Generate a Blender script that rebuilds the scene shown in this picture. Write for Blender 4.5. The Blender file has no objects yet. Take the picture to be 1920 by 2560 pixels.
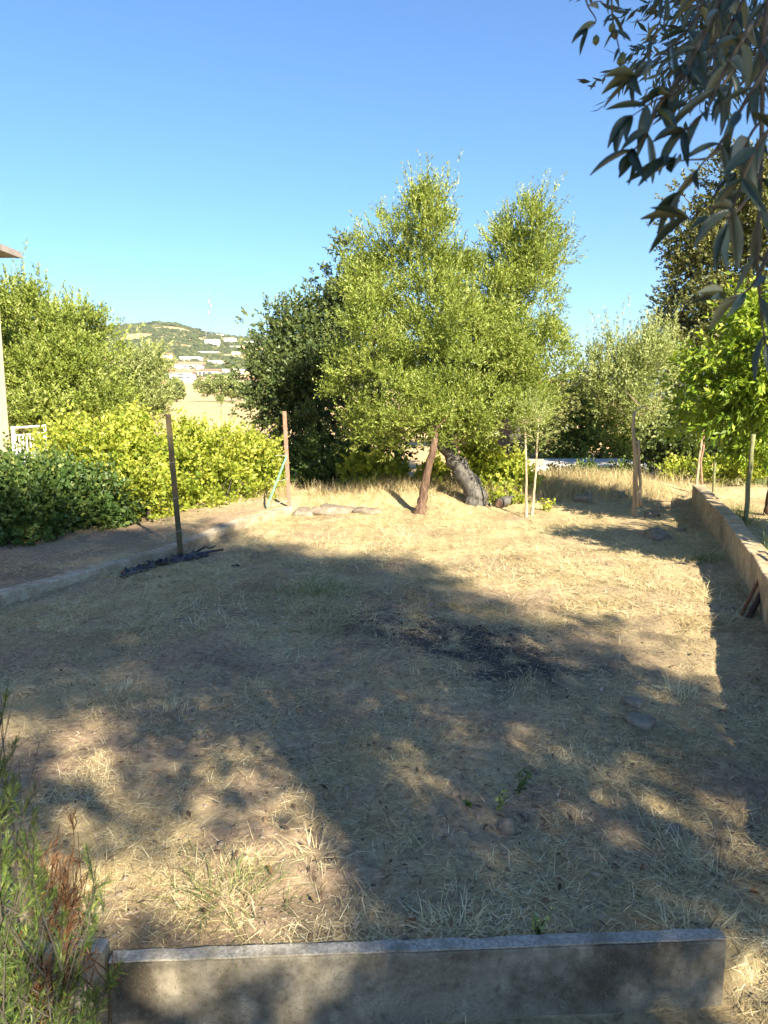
import bpy, math, random
import numpy as np
from mathutils import Vector, Matrix, Quaternion

random.seed(7)
rng = np.random.default_rng(7)
S = bpy.context.scene
COL = S.collection
R = math.radians

# ------------------------------------------------------------------ camera
F = 1850.0            # focal length in photo pixels (1920 x 2560)
PITCH = R(8.5)
CAMH = 1.6
cam_d = bpy.data.cameras.new('camera')
cam = bpy.data.objects.new('camera', cam_d)
COL.objects.link(cam)
cam.location = (0, 0, CAMH)
cam.rotation_euler = (R(90) - PITCH, 0, 0)
cam_d.sensor_fit = 'VERTICAL'
cam_d.sensor_height = 36.0
cam_d.sensor_width = 27.0
cam_d.lens = F / 2560 * 36.0
cam_d.clip_start = 0.05
cam_d.clip_end = 20000
cam_d.dof.use_dof = True
cam_d.dof.focus_distance = 7.0
cam_d.dof.aperture_fstop = 9.0
S.camera = cam

# ------------------------------------------------------------------ sky and sun
SUN_EL = R(33)
SUN_AZ = R(28)        # to the right of straight behind the camera
sun_dir = Vector((math.sin(SUN_AZ) * math.cos(SUN_EL), -math.cos(SUN_AZ) * math.cos(SUN_EL), math.sin(SUN_EL)))
world = bpy.data.worlds.new('World')
S.world = world
world.use_nodes = True
wn = world.node_tree
wn.nodes.clear()
wo = wn.nodes.new('ShaderNodeOutputWorld')
wb = wn.nodes.new('ShaderNodeBackground')
sky = wn.nodes.new('ShaderNodeTexSky')
sky.sky_type = 'NISHITA'
sky.sun_disc = False
sky.sun_elevation = SUN_EL
sky.sun_rotation = math.atan2(sun_dir.x, sun_dir.y)
sky.altitude = 0
sky.air_density = 1.25
sky.dust_density = 0.3
sky.ozone_density = 10.0
wb.inputs['Strength'].default_value = 0.052
wn.links.new(sky.outputs[0], wb.inputs['Color'])
wn.links.new(wb.outputs[0], wo.inputs['Surface'])
sl = bpy.data.lights.new('sun', 'SUN')
sl.energy = 4.5
sl.angle = R(0.55)
sl.color = (1.0, 0.885, 0.69)
so = bpy.data.objects.new('sun', sl)
COL.objects.link(so)
so.rotation_euler = (-sun_dir).to_track_quat('-Z', 'Y').to_euler()
so.location = (20, -40, 40)
S.view_settings.view_transform = 'Standard'
S.view_settings.look = 'None'
S.view_settings.gamma = 1
S.view_settings.exposure = 2.15
S.render.engine = 'CYCLES'
S.cycles.max_bounces = 6
S.cycles.transparent_max_bounces = 4
S.cycles.use_denoising = True


# ------------------------------------------------------------------ pixel helpers (photo pixels -> world)
def ray(px, py):
    a = (px - 960) / F
    b = (1280 - py) / F
    return np.array([a, math.cos(PITCH) + b * math.sin(PITCH), -math.sin(PITCH) + b * math.cos(PITCH)])


def P(px, py, Y):
    d = ray(px, py)
    return np.array([0, 0, CAMH]) + d * (Y / d[1])


def G(px, py, z=0.0):
    d = ray(px, py)
    return np.array([0, 0, CAMH]) + d * ((z - CAMH) / d[2])


# ------------------------------------------------------------------ noise
_nr = np.random.default_rng(3)
_NK = [(_nr.normal(size=(14, 3)), _nr.uniform(0, 6.28, 14)) for _ in range(6)]


def noise(p, scale, seed=0):
    k, ph = _NK[seed % 6]
    p = np.atleast_2d(p) / scale
    if p.shape[1] == 2:
        p = np.c_[p, np.zeros(len(p))]
    return np.sin(p @ (k * 2.2).T + ph).sum(1) / 3.75


def smooth(a, b, x):
    t = np.clip((x - a) / (b - a), 0, 1)
    return t * t * (3 - 2 * t)


# ------------------------------------------------------------------ materials
def nt(name):
    m = bpy.data.materials.new(name)
    m.use_nodes = True
    t = m.node_tree
    t.nodes.clear()
    return m, t, t.nodes.new('ShaderNodeOutputMaterial')


def ramp(t, stops, fac):
    r = t.nodes.new('ShaderNodeValToRGB')
    e = r.color_ramp.elements
    while len(e) < len(stops):
        e.new(0.5)
    for el, (p, c) in zip(e, stops):
        el.position = p
        el.color = (*c, 1)
    t.links.new(fac, r.inputs[0])
    return r.outputs[0]


def leaf_mat(name, c0, c1, c2, transl=0.35, rough=0.5, spec=0.35):
    m, t, o = nt(name)
    a = t.nodes.new('ShaderNodeAttribute')
    a.attribute_name = 'tint'
    col = ramp(t, [(0.0, c0), (0.55, c1), (1.0, c2)], a.outputs['Fac'])
    b = t.nodes.new('ShaderNodeBsdfPrincipled')
    b.inputs['Roughness'].default_value = rough
    b.inputs['Specular IOR Level'].default_value = spec
    tr = t.nodes.new('ShaderNodeBsdfTranslucent')
    g = t.nodes.new('ShaderNodeMix')
    g.data_type = 'RGBA'
    g.blend_type = 'MULTIPLY'
    g.inputs[0].default_value = 1
    g.inputs[7].default_value = (1.15, 1.15, 0.5, 1)
    mx = t.nodes.new('ShaderNodeMixShader')
    mx.inputs[0].default_value = transl
    t.links.new(col, b.inputs['Base Color'])
    t.links.new(col, g.inputs[6])
    t.links.new(g.outputs[2], tr.inputs['Color'])
    t.links.new(b.outputs[0], mx.inputs[1])
    t.links.new(tr.outputs[0], mx.inputs[2])
    t.links.new(mx.outputs[0], o.inputs[0])
    return m


def rough_mat(name, stops, scale=8, rough=0.85, bump=0.3, detail=6, stretch=(1, 1, 1), stain=None, spec=0.25, bdist=0.01):
    """noise-coloured surface; stain = (colour, scale, low, high) adds a second blotchy layer"""
    m, t, o = nt(name)
    tc = t.nodes.new('ShaderNodeTexCoord')
    mp = t.nodes.new('ShaderNodeMapping')
    mp.inputs['Scale'].default_value = stretch
    t.links.new(tc.outputs['Object'], mp.inputs[0])
    n = t.nodes.new('ShaderNodeTexNoise')
    n.inputs['Scale'].default_value = scale
    n.inputs['Detail'].default_value = detail
    n.inputs['Roughness'].default_value = 0.65
    t.links.new(mp.outputs[0], n.inputs['Vector'])
    col = ramp(t, stops, n.outputs[0])
    if stain:
        n2 = t.nodes.new('ShaderNodeTexNoise')
        n2.inputs['Scale'].default_value = stain[1]
        n2.inputs['Detail'].default_value = 8
        n2.inputs['Roughness'].default_value = 0.7
        t.links.new(mp.outputs[0], n2.inputs['Vector'])
        mr = t.nodes.new('ShaderNodeMapRange')
        mr.inputs[1].default_value = stain[2]
        mr.inputs[2].default_value = stain[3]
        t.links.new(n2.outputs[0], mr.inputs[0])
        mx = t.nodes.new('ShaderNodeMix')
        mx.data_type = 'RGBA'
        t.links.new(mr.outputs[0], mx.inputs[0])
        t.links.new(col, mx.inputs[6])
        mx.inputs[7].default_value = (*stain[0], 1)
        col = mx.outputs[2]
    b = t.nodes.new('ShaderNodeBsdfPrincipled')
    b.inputs['Roughness'].default_value = rough
    b.inputs['Specular IOR Level'].default_value = spec
    t.links.new(col, b.inputs['Base Color'])
    if bump:
        bp = t.nodes.new('ShaderNodeBump')
        bp.inputs['Strength'].default_value = bump
        bp.inputs['Distance'].default_value = bdist
        t.links.new(n.outputs[0], bp.inputs['Height'])
        t.links.new(bp.outputs[0], b.inputs['Normal'])
    t.links.new(b.outputs[0], o.inputs[0])
    return m


def pitted_mat(name, base, dark, pale, scale=90):
    m = rough_mat(name, base, 14, 0.92, 0.5, 10, stain=(dark, 3.2, 0.42, 0.64), bdist=0.006)
    t = m.node_tree
    b = [n for n in t.nodes if n.type == 'BSDF_PRINCIPLED'][0]
    src = b.inputs['Base Color'].links[0].from_socket
    tc = [n for n in t.nodes if n.type == 'TEX_COORD'][0]
    for (sc, lo, hi, col, f_) in ((scale, .56, .70, dark, .55), (scale * 1.7, .58, .74, pale, .4), (22, .58, .74, dark, .5)):
        n = t.nodes.new('ShaderNodeTexNoise')
        n.inputs['Scale'].default_value = sc
        n.inputs['Detail'].default_value = 3
        t.links.new(tc.outputs['Object'], n.inputs['Vector'])
        mr = t.nodes.new('ShaderNodeMapRange')
        mr.inputs[1].default_value = lo
        mr.inputs[2].default_value = hi
        mr.inputs[4].default_value = f_
        t.links.new(n.outputs[0], mr.inputs[0])
        mx = t.nodes.new('ShaderNodeMix')
        mx.data_type = 'RGBA'
        t.links.new(mr.outputs[0], mx.inputs[0])
        t.links.new(src, mx.inputs[6])
        mx.inputs[7].default_value = (*col, 1)
        src = mx.outputs[2]
    t.links.new(src, b.inputs['Base Color'])
    return m


def ground_mat():
    m, t, o = nt('dry_ground')
    def attr(n):
        a = t.nodes.new('ShaderNodeAttribute')
        a.attribute_name = n
        return a.outputs['Fac']
    tc = t.nodes.new('ShaderNodeTexCoord')
    def nz(scale, detail=6, rough=0.7):
        n = t.nodes.new('ShaderNodeTexNoise')
        n.inputs['Scale'].default_value = scale
        n.inputs['Detail'].default_value = detail
        n.inputs['Roughness'].default_value = rough
        t.links.new(tc.outputs['Object'], n.inputs['Vector'])
        return n.outputs[0]
    def mix(f, a, b):
        x = t.nodes.new('ShaderNodeMix')
        x.data_type = 'RGBA'
        t.links.new(f, x.inputs[0])
        t.links.new(a, x.inputs[6])
        t.links.new(b, x.inputs[7])
        return x.outputs[2]
    def math_(op, a, b, clamp=True):
        x = t.nodes.new('ShaderNodeMath')
        x.operation = op
        x.use_clamp = clamp
        for i, v in enumerate((a, b)):
            if isinstance(v, (int, float)):
                x.inputs[i].default_value = v
            else:
                t.links.new(v, x.inputs[i])
        return x.outputs[0]
    fine = nz(30, 10, 0.8)
    mid = nz(5, 6, 0.65)
    dirt = ramp(t, [(0.30, (0.10, 0.07, 0.045)), (0.5, (0.29, 0.21, 0.135)), (0.72, (0.50, 0.39, 0.27))], fine)
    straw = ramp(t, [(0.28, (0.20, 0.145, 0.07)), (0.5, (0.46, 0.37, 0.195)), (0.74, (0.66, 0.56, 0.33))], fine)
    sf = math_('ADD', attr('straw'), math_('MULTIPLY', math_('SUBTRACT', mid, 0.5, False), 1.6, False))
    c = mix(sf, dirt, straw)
    big = nz(1.3, 5, 0.6)
    humus = ramp(t, [(0.3, (0.055, 0.04, 0.026)), (0.6, (0.14, 0.10, 0.065)), (0.8, (0.26, 0.20, 0.13))], fine)
    hf = math_('MULTIPLY', math_('SUBTRACT', big, 0.48, False), 5.0)
    c = mix(math_('MULTIPLY', hf, 0.4), c, humus)
    ash = ramp(t, [(0.3, (0.024, 0.021, 0.019)), (0.52, (0.065, 0.059, 0.052)), (0.72, (0.22, 0.205, 0.185))], fine)
    af = math_('MULTIPLY', attr('ash'), math_('ADD', math_('MULTIPLY', mid, 2.4, False), -0.1, False))
    c = mix(af, c, ash)
    green = ramp(t, [(0.3, (0.05, 0.075, 0.02)), (0.7, (0.16, 0.19, 0.05))], fine)
    c = mix(attr('green'), c, green)
    b = t.nodes.new('ShaderNodeBsdfPrincipled')
    b.inputs['Roughness'].default_value = 0.95
    b.inputs['Specular IOR Level'].default_value = 0.1
    t.links.new(c, b.inputs['Base Color'])
    bp = t.nodes.new('ShaderNodeBump')
    bp.inputs['Strength'].default_value = 0.8
    bp.inputs['Distance'].default_value = 0.02
    t.links.new(fine, bp.inputs['Height'])
    t.links.new(bp.outputs[0], b.inputs['Normal'])
    t.links.new(b.outputs[0], o.inputs[0])
    return m


M = {}
M['ground'] = ground_mat()
M['olive'] = leaf_mat('olive_leaf', (0.085, 0.13, 0.018), (0.25, 0.305, 0.055), (0.44, 0.48, 0.18), 0.36)
M['olive_pale'] = leaf_mat('pale_olive_leaf', (0.11, 0.15, 0.04), (0.26, 0.30, 0.095), (0.42, 0.45, 0.22), 0.30)
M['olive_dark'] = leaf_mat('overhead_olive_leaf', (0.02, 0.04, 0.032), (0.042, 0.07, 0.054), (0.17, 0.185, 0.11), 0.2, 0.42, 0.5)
M['oak'] = leaf_mat('holm_oak_leaf', (0.035, 0.06, 0.018), (0.09, 0.125, 0.035), (0.22, 0.235, 0.085), 0.24)
M['oak_gold'] = leaf_mat('gold_oak_leaf', (0.05, 0.06, 0.018), (0.13, 0.14, 0.04), (0.30, 0.27, 0.09), 0.25)
M['vine'] = leaf_mat('vine_leaf', (0.13, 0.20, 0.02), (0.34, 0.38, 0.05), (0.58, 0.54, 0.12), 0.42)
M['bramble'] = leaf_mat('bramble_leaf', (0.03, 0.065, 0.015), (0.075, 0.13, 0.03), (0.22, 0.25, 0.06), 0.30)
M['peach'] = leaf_mat('peach_leaf', (0.08, 0.15, 0.015), (0.24, 0.33, 0.03), (0.50, 0.52, 0.08), 0.40)
M['broom'] = leaf_mat('broom_leaf', (0.03, 0.06, 0.02), (0.09, 0.14, 0.035), (0.25, 0.29, 0.06), 0.30)
M['dead'] = leaf_mat('dead_twig', (0.10, 0.05, 0.025), (0.19, 0.10, 0.05), (0.30, 0.18, 0.10), 0.1, 0.8, 0.1)
M['straw'] = leaf_mat('dry_straw', (0.13, 0.085, 0.04), (0.47, 0.38, 0.20), (0.78, 0.69, 0.44), 0.15, 0.7, 0.2)
M['litter'] = leaf_mat('leaf_litter', (0.05, 0.033, 0.02), (0.16, 0.105, 0.062), (0.42, 0.34, 0.24), 0.1, 0.75, 0.2)
M['grass'] = leaf_mat('green_grass', (0.05, 0.085, 0.02), (0.12, 0.18, 0.045), (0.30, 0.32, 0.11), 0.3)
M['scrub'] = leaf_mat('hill_scrub', (0.03, 0.042, 0.02), (0.065, 0.08, 0.036), (0.16, 0.15, 0.07), 0.0, 0.9, 0.05)
M['bark'] = rough_mat('olive_bark', [(0.32, (0.035, 0.022, 0.015)), (0.5, (0.10, 0.062, 0.04)), (0.7, (0.19, 0.125, 0.085))], 22, 0.9, 0.9, stretch=(1, 1, 0.25), bdist=0.02)
M['grey_bark'] = rough_mat('grey_bark', [(0.32, (0.03, 0.028, 0.024)), (0.5, (0.085, 0.08, 0.07)), (0.7, (0.16, 0.148, 0.13))], 18, 0.9, 1.0, stretch=(1, 1, 0.35), bdist=0.03)
M['twig'] = rough_mat('twig_bark', [(0.3, (0.04, 0.034, 0.026)), (0.7, (0.10, 0.088, 0.068))], 30, 0.85, 0.4)
M['stake'] = rough_mat('weathered_stake', [(0.3, (0.24, 0.18, 0.11)), (0.7, (0.46, 0.37, 0.25))], 20, 0.85, 0.4, stretch=(1, 1, 0.1))
M['concrete'] = pitted_mat('edging_concrete', [(0.3, (0.16, 0.14, 0.10)), (0.5, (0.235, 0.208, 0.155)), (0.7, (0.33, 0.295, 0.225))], (0.07, 0.058, 0.04), (0.38, 0.35, 0.28), 120)
M['pale_concrete'] = rough_mat('pale_concrete', [(0.3, (0.16, 0.145, 0.115)), (0.5, (0.30, 0.28, 0.235)), (0.7, (0.46, 0.435, 0.38))], 110, 0.92, 0.6, 8, stain=((0.15, 0.13, 0.095), 9, 0.46, 0.7), bdist=0.004)
M['render_wall'] = pitted_mat('wall_render', [(0.3, (0.30, 0.22, 0.13)), (0.5, (0.42, 0.325, 0.20)), (0.7, (0.54, 0.44, 0.30))], (0.19, 0.14, 0.085), (0.58, 0.5, 0.37), 45)
M['low_wall'] = pitted_mat('kerb_cement', [(0.3, (0.24, 0.20, 0.14)), (0.5, (0.38, 0.33, 0.24)), (0.7, (0.50, 0.45, 0.35))], (0.20, 0.15, 0.09), (0.5, 0.46, 0.38), 60)
M['green_iron'] = rough_mat('dark_green_iron', [(0.35, (0.045, 0.045, 0.022)), (0.7, (0.10, 0.085, 0.045))], 25, 0.7, 0.3, stain=((0.12, 0.06, 0.03), 6, 0.5, 0.7))
M['rust'] = rough_mat('rusted_iron', [(0.3, (0.10, 0.04, 0.02)), (0.55, (0.24, 0.10, 0.045)), (0.8, (0.36, 0.19, 0.10))], 30, 0.85, 0.4)
M['brown_iron'] = rough_mat('brown_iron', [(0.3, (0.17, 0.09, 0.06)), (0.7, (0.32, 0.19, 0.13))], 22, 0.8, 0.3)
M['dark_rust'] = rough_mat('dark_rusted_iron', [(0.3, (0.025, 0.016, 0.012)), (0.7, (0.09, 0.045, 0.03))], 30, 0.8, 0.4)
M['mint'] = rough_mat('pale_green_paint', [(0.3, (0.10, 0.25, 0.15)), (0.7, (0.16, 0.33, 0.21))], 20, 0.6, 0.1)
M['pole_green'] = rough_mat('weathered_green_pole', [(0.3, (0.09, 0.10, 0.045)), (0.7, (0.20, 0.20, 0.10))], 18, 0.75, 0.2)
M['wire'] = rough_mat('fence_wire', [(0.3, (0.30, 0.30, 0.28)), (0.7, (0.45, 0.45, 0.42))], 40, 0.5, 0)
M['white'] = rough_mat('white_paint', [(0.3, (0.72, 0.72, 0.70)), (0.7, (0.82, 0.82, 0.80))], 6, 0.6, 0)
M['cream'] = rough_mat('cream_render', [(0.3, (0.50, 0.43, 0.29)), (0.7, (0.60, 0.53, 0.37))], 9, 0.9, 0.3)
M['tile'] = rough_mat('roof_tile', [(0.3, (0.32, 0.15, 0.09)), (0.7, (0.48, 0.26, 0.17))], 2, 0.85, 0.2)
M['eave'] = rough_mat('grey_eave', [(0.3, (0.22, 0.19, 0.17)), (0.7, (0.34, 0.30, 0.27))], 9, 0.85, 0.3)
M['far_white'] = rough_mat('far_white_wall', [(0.3, (0.70, 0.66, 0.58)), (0.7, (0.80, 0.77, 0.70))], 0.4, 0.9, 0)
M['far_cream'] = rough_mat('far_cream_wall', [(0.3, (0.60, 0.50, 0.32)), (0.7, (0.72, 0.62, 0.42))], 0.4, 0.9, 0)
M['far_window'] = rough_mat('far_window_glass', [(0.3, (0.05, 0.055, 0.06)), (0.7, (0.12, 0.12, 0.12))], 0.5, 0.3, 0, spec=0.5)
M['mast'] = rough_mat('galvanised_mast', [(0.3, (0.12, 0.14, 0.18)), (0.7, (0.20, 0.22, 0.26))], 1, 0.6, 0)
M['stone'] = rough_mat('field_stone', [(0.25, (0.10, 0.08, 0.055)), (0.5, (0.20, 0.165, 0.12)), (0.8, (0.34, 0.295, 0.225))], 12, 0.9, 0.7, bdist=0.02)
M['plastic'] = rough_mat('black_plastic', [(0.3, (0.012, 0.012, 0.016)), (0.7, (0.035, 0.035, 0.045))], 20, 0.45, 0.3, spec=0.5)
M['charcoal'] = rough_mat('charcoal', [(0.3, (0.012, 0.012, 0.012)), (0.7, (0.05, 0.048, 0.046))], 40, 0.9, 0.6)
M['slab_roof'] = rough_mat('cement_roof', [(0.3, (0.34, 0.32, 0.28)), (0.7, (0.52, 0.49, 0.43))], 4, 0.9, 0.3)
M['field'] = rough_mat('far_country', [(0.3, (0.38, 0.26, 0.12)), (0.6, (0.50, 0.36, 0.18)), (0.8, (0.55, 0.42, 0.23))], 0.03, 0.95, 0, stain=((0.16, 0.16, 0.07), 0.012, 0.55, 0.7))
M['fruit'] = rough_mat('green_olive_fruit', [(0.3, (0.06, 0.08, 0.03)), (0.7, (0.10, 0.13, 0.05))], 30, 0.35, 0)


# ------------------------------------------------------------------ object helpers
def set_attr(me, name, vals, domain):
    a = me.attributes.new(name, 'FLOAT', domain)
    a.data.foreach_set('value', np.ascontiguousarray(vals, dtype=np.float32))


def np_mesh(name, v, f, mat, smooth_=False, tint=None, tdom='FACE'):
    """v (n,3); f (m,k) array of equal-size faces"""
    v = np.ascontiguousarray(v, dtype=np.float32)
    f = np.ascontiguousarray(f, dtype=np.int32)
    me = bpy.data.meshes.new(name)
    me.vertices.add(len(v))
    me.vertices.foreach_set('co', v.ravel())
    k = f.shape[1]
    me.loops.add(f.size)
    me.loops.foreach_set('vertex_index', f.ravel())
    me.polygons.add(len(f))
    me.polygons.foreach_set('loop_start', np.arange(0, f.size, k, dtype=np.int32))
    me.update(calc_edges=True)
    if smooth_:
        me.polygons.foreach_set('use_smooth', np.ones(len(f), dtype=bool))
    if tint is not None:
        set_attr(me, 'tint', tint, tdom)
    me.materials.append(mat)
    return me


def link(name, me, parent=None, loc=None):
    o = bpy.data.objects.new(name, me)
    COL.objects.link(o)
    if parent is not None:
        o.parent = parent
    if loc is not None:
        o.location = loc
    return o


def tag(o, label=None, cat=None, group=None, kind=None):
    if label:
        o['label'] = label
    if cat:
        o['category'] = cat
    if group:
        o['group'] = group
    if kind:
        o['kind'] = kind
    return o


def thing(name, loc, label, cat, group=None):
    o = bpy.data.objects.new(name, None)
    COL.objects.link(o)
    o.empty_display_size = 0.1
    o.location = loc
    return tag(o, label, cat, group)


class MB:
    """collects vertices and faces of one mesh"""
    def __init__(self):
        self.v, self.f = [], []

    def box(self, c, s, rz=0, taper=1.0):
        b = len(self.v)
        ca, sa = math.cos(rz), math.sin(rz)
        for k in (-1, 1):
            tp = taper if k == 1 else 1
            for i, j in ((-1, -1), (1, -1), (1, 1), (-1, 1)):
                x, y = i * s[0] / 2 * tp, j * s[1] / 2 * tp
                self.v.append((c[0] + x * ca - y * sa, c[1] + x * sa + y * ca, c[2] + k * s[2] / 2))
        self.f += [[b + q for q in t] for t in ((3, 2, 1, 0), (4, 5, 6, 7), (0, 1, 5, 4), (1, 2, 6, 5), (2, 3, 7, 6), (3, 0, 4, 7))]
        return self

    def tube(self, pts, rad, n=6, cap=True, jit=0.0):
        pts = [Vector(p) for p in pts]
        if not hasattr(rad, '__len__'):
            rad = [rad] * len(pts)
        b = len(self.v)
        prev = None
        for i, p in enumerate(pts):
            d = (pts[min(i + 1, len(pts) - 1)] - pts[max(i - 1, 0)]).normalized()
            if prev is None:
                u = d.orthogonal().normalized()
            else:
                u = (prev - d * prev.dot(d))
                u = u.normalized() if u.length > 1e-6 else d.orthogonal().normalized()
            prev = u
            w = d.cross(u)
            for k in range(n):
                a = 2 * math.pi * k / n
                r = rad[i] * (1 + random.uniform(-jit, jit))
                self.v.append(tuple(p + (u * math.cos(a) + w * math.sin(a)) * r))
        for i in range(len(pts) - 1):
            for k in range(n):
                k2 = (k + 1) % n
                self.f.append([b + i * n + k, b + i * n + k2, b + (i + 1) * n + k2, b + (i + 1) * n + k])
        if cap:
            self.f.append([b + k for k in range(n)][::-1])
            self.f.append([b + (len(pts) - 1) * n + k for k in range(n)])
        return self

    def build(self, name, mat, parent=None, loc=None, smooth_=False, bevel=0):
        me = bpy.data.meshes.new(name)
        me.from_pydata([tuple(map(float, p)) for p in self.v], [], self.f)
        me.materials.append(mat)
        if smooth_:
            me.polygons.foreach_set('use_smooth', np.ones(len(me.polygons), dtype=bool))
        o = link(name, me, parent, loc)
        if bevel:
            bm = o.modifiers.new('bevel', 'BEVEL')
            bm.width = bevel
            bm.segments = 2
        return o


def unit(a):
    return a / np.maximum(np.linalg.norm(a, axis=-1, keepdims=True), 1e-9)


def leaf_quads(base, d, length, width, rg, fold=0.0):
    """rhombic leaves: (n,3) base points, directions, arrays of length and width -> verts, faces"""
    n = len(base)
    side = unit(np.cross(d, rg.normal(size=(n, 3))))
    tip = base + d * length[:, None]
    mid = base + d * (length * 0.45)[:, None]
    v = np.stack([base, mid + side * width[:, None] / 2, tip, mid - side * width[:, None] / 2], 1).reshape(-1, 3)
    f = np.arange(4 * n).reshape(n, 4)
    return v, f


def sprigs(org, d, slen, nl, llen, lwid, rg, spread=0.9, droop=0.0):
    """each sprig carries nl leaves along its length"""
    n = len(org)
    t = (np.arange(nl) + 0.6) / nl
    t = np.tile(t, (n, 1)) + rg.uniform(-0.05, 0.05, (n, nl))
    base = org[:, None, :] + d[:, None, :] * (t * slen[:, None])[:, :, None]
    base = base.reshape(-1, 3)
    dd = np.repeat(d, nl, 0)
    perp = unit(np.cross(dd, rg.normal(size=dd.shape)))
    ld = unit(dd + perp * spread + np.array([0, 0, -droop]) + rg.normal(size=dd.shape) * 0.15)
    L = llen * rg.uniform(0.65, 1.25, len(base))
    return leaf_quads(base, ld, L, lwid * rg.uniform(0.75, 1.25, len(base)), rg)


def clump_points(lobes, nclump, crad, rg, shell=0.5, bough=0):
    """clump centres spread through ellipsoid lobes, mostly towards the outside; bough > 0 gathers them round that many boughs"""
    vol = np.array([l[1][0] * l[1][1] * l[1][2] for l in lobes]) ** 0.8

    def spots(n, even=False):
        w = vol ** (0.65 if bough else 1)
        if even:      # every lobe gets its share of boughs
            cnt = np.maximum(2, np.round(n * w / w.sum())).astype(int)
            idx = np.repeat(np.arange(len(lobes)), cnt)
            n = len(idx)
        else:
            idx = rg.choice(len(lobes), n, p=w / w.sum())
        c = np.array([l[0] for l in lobes])[idx]
        r = np.array([l[1] for l in lobes])[idx]
        u = unit(rg.normal(size=(n, 3)))
        rad = shell + (1 - shell) * rg.uniform(0, 1, n) ** 0.7
        rad = np.where(rg.uniform(size=n) < 0.2, rg.uniform(0.1, shell, n), rad)
        return c + u * r * rad[:, None], u

    p, u = spots(nclump)
    if bough:
        bp, bu = spots(bough, True)
        bough = len(bp)
        k = rg.integers(0, bough, nclump)
        free = rg.uniform(size=nclump) < .38
        off = unit(rg.normal(size=(nclump, 3))) * (rg.uniform(.1, 1, nclump) ** .5 * crad * 1.7)[:, None] * np.array([.85, .85, 1.25])
        p = np.where(free[:, None], p, bp[k] + off)
        u = np.where(free[:, None], u, unit(bu[k] + unit(off) * .6))
    return p, u, crad * rg.uniform(0.6, 1.35, nclump)


def foliage(lobes, nclump, crad, per, slen, nl, llen, lwid, rg, up=0.5, shell=0.5, spread=0.9, droop=0.0, bough=0):
    c, u, r = clump_points(lobes, nclump, crad, rg, shell, bough)
    n = nclump * per
    ci = np.repeat(np.arange(nclump), per)
    q = unit(rg.normal(size=(n, 3))) * (rg.uniform(0, 1, n) ** 0.5)[:, None]
    org = c[ci] + q * r[ci][:, None] * np.array([1, 1, 0.8])
    d = unit(q * 0.8 + u[ci] * 0.6 + np.array([0, 0, up]) + rg.normal(size=(n, 3)) * 0.35)
    v, f = sprigs(org, d, slen * rg.uniform(0.6, 1.4, n), nl, llen, lwid, rg, spread, droop)
    ct = rg.normal(0, 0.10, nclump)
    tint = np.clip(0.42 + np.repeat(ct[ci], nl) + rg.normal(0, 0.17, n * nl), 0, 1)
    return v, f, tint, c


def branch_path(a, b, k, rg, wob=0.08, sag=0.0):
    a, b = np.asarray(a, float), np.asarray(b, float)
    L = np.linalg.norm(b - a)
    out = []
    for i in range(k + 1):
        t = i / k
        p = a + (b - a) * t
        p = p + rg.normal(size=3) * wob * L * math.sin(math.pi * t) + np.array([0, 0, sag * L * math.sin(math.pi * t)])
        out.append(tuple(p))
    return out


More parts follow.
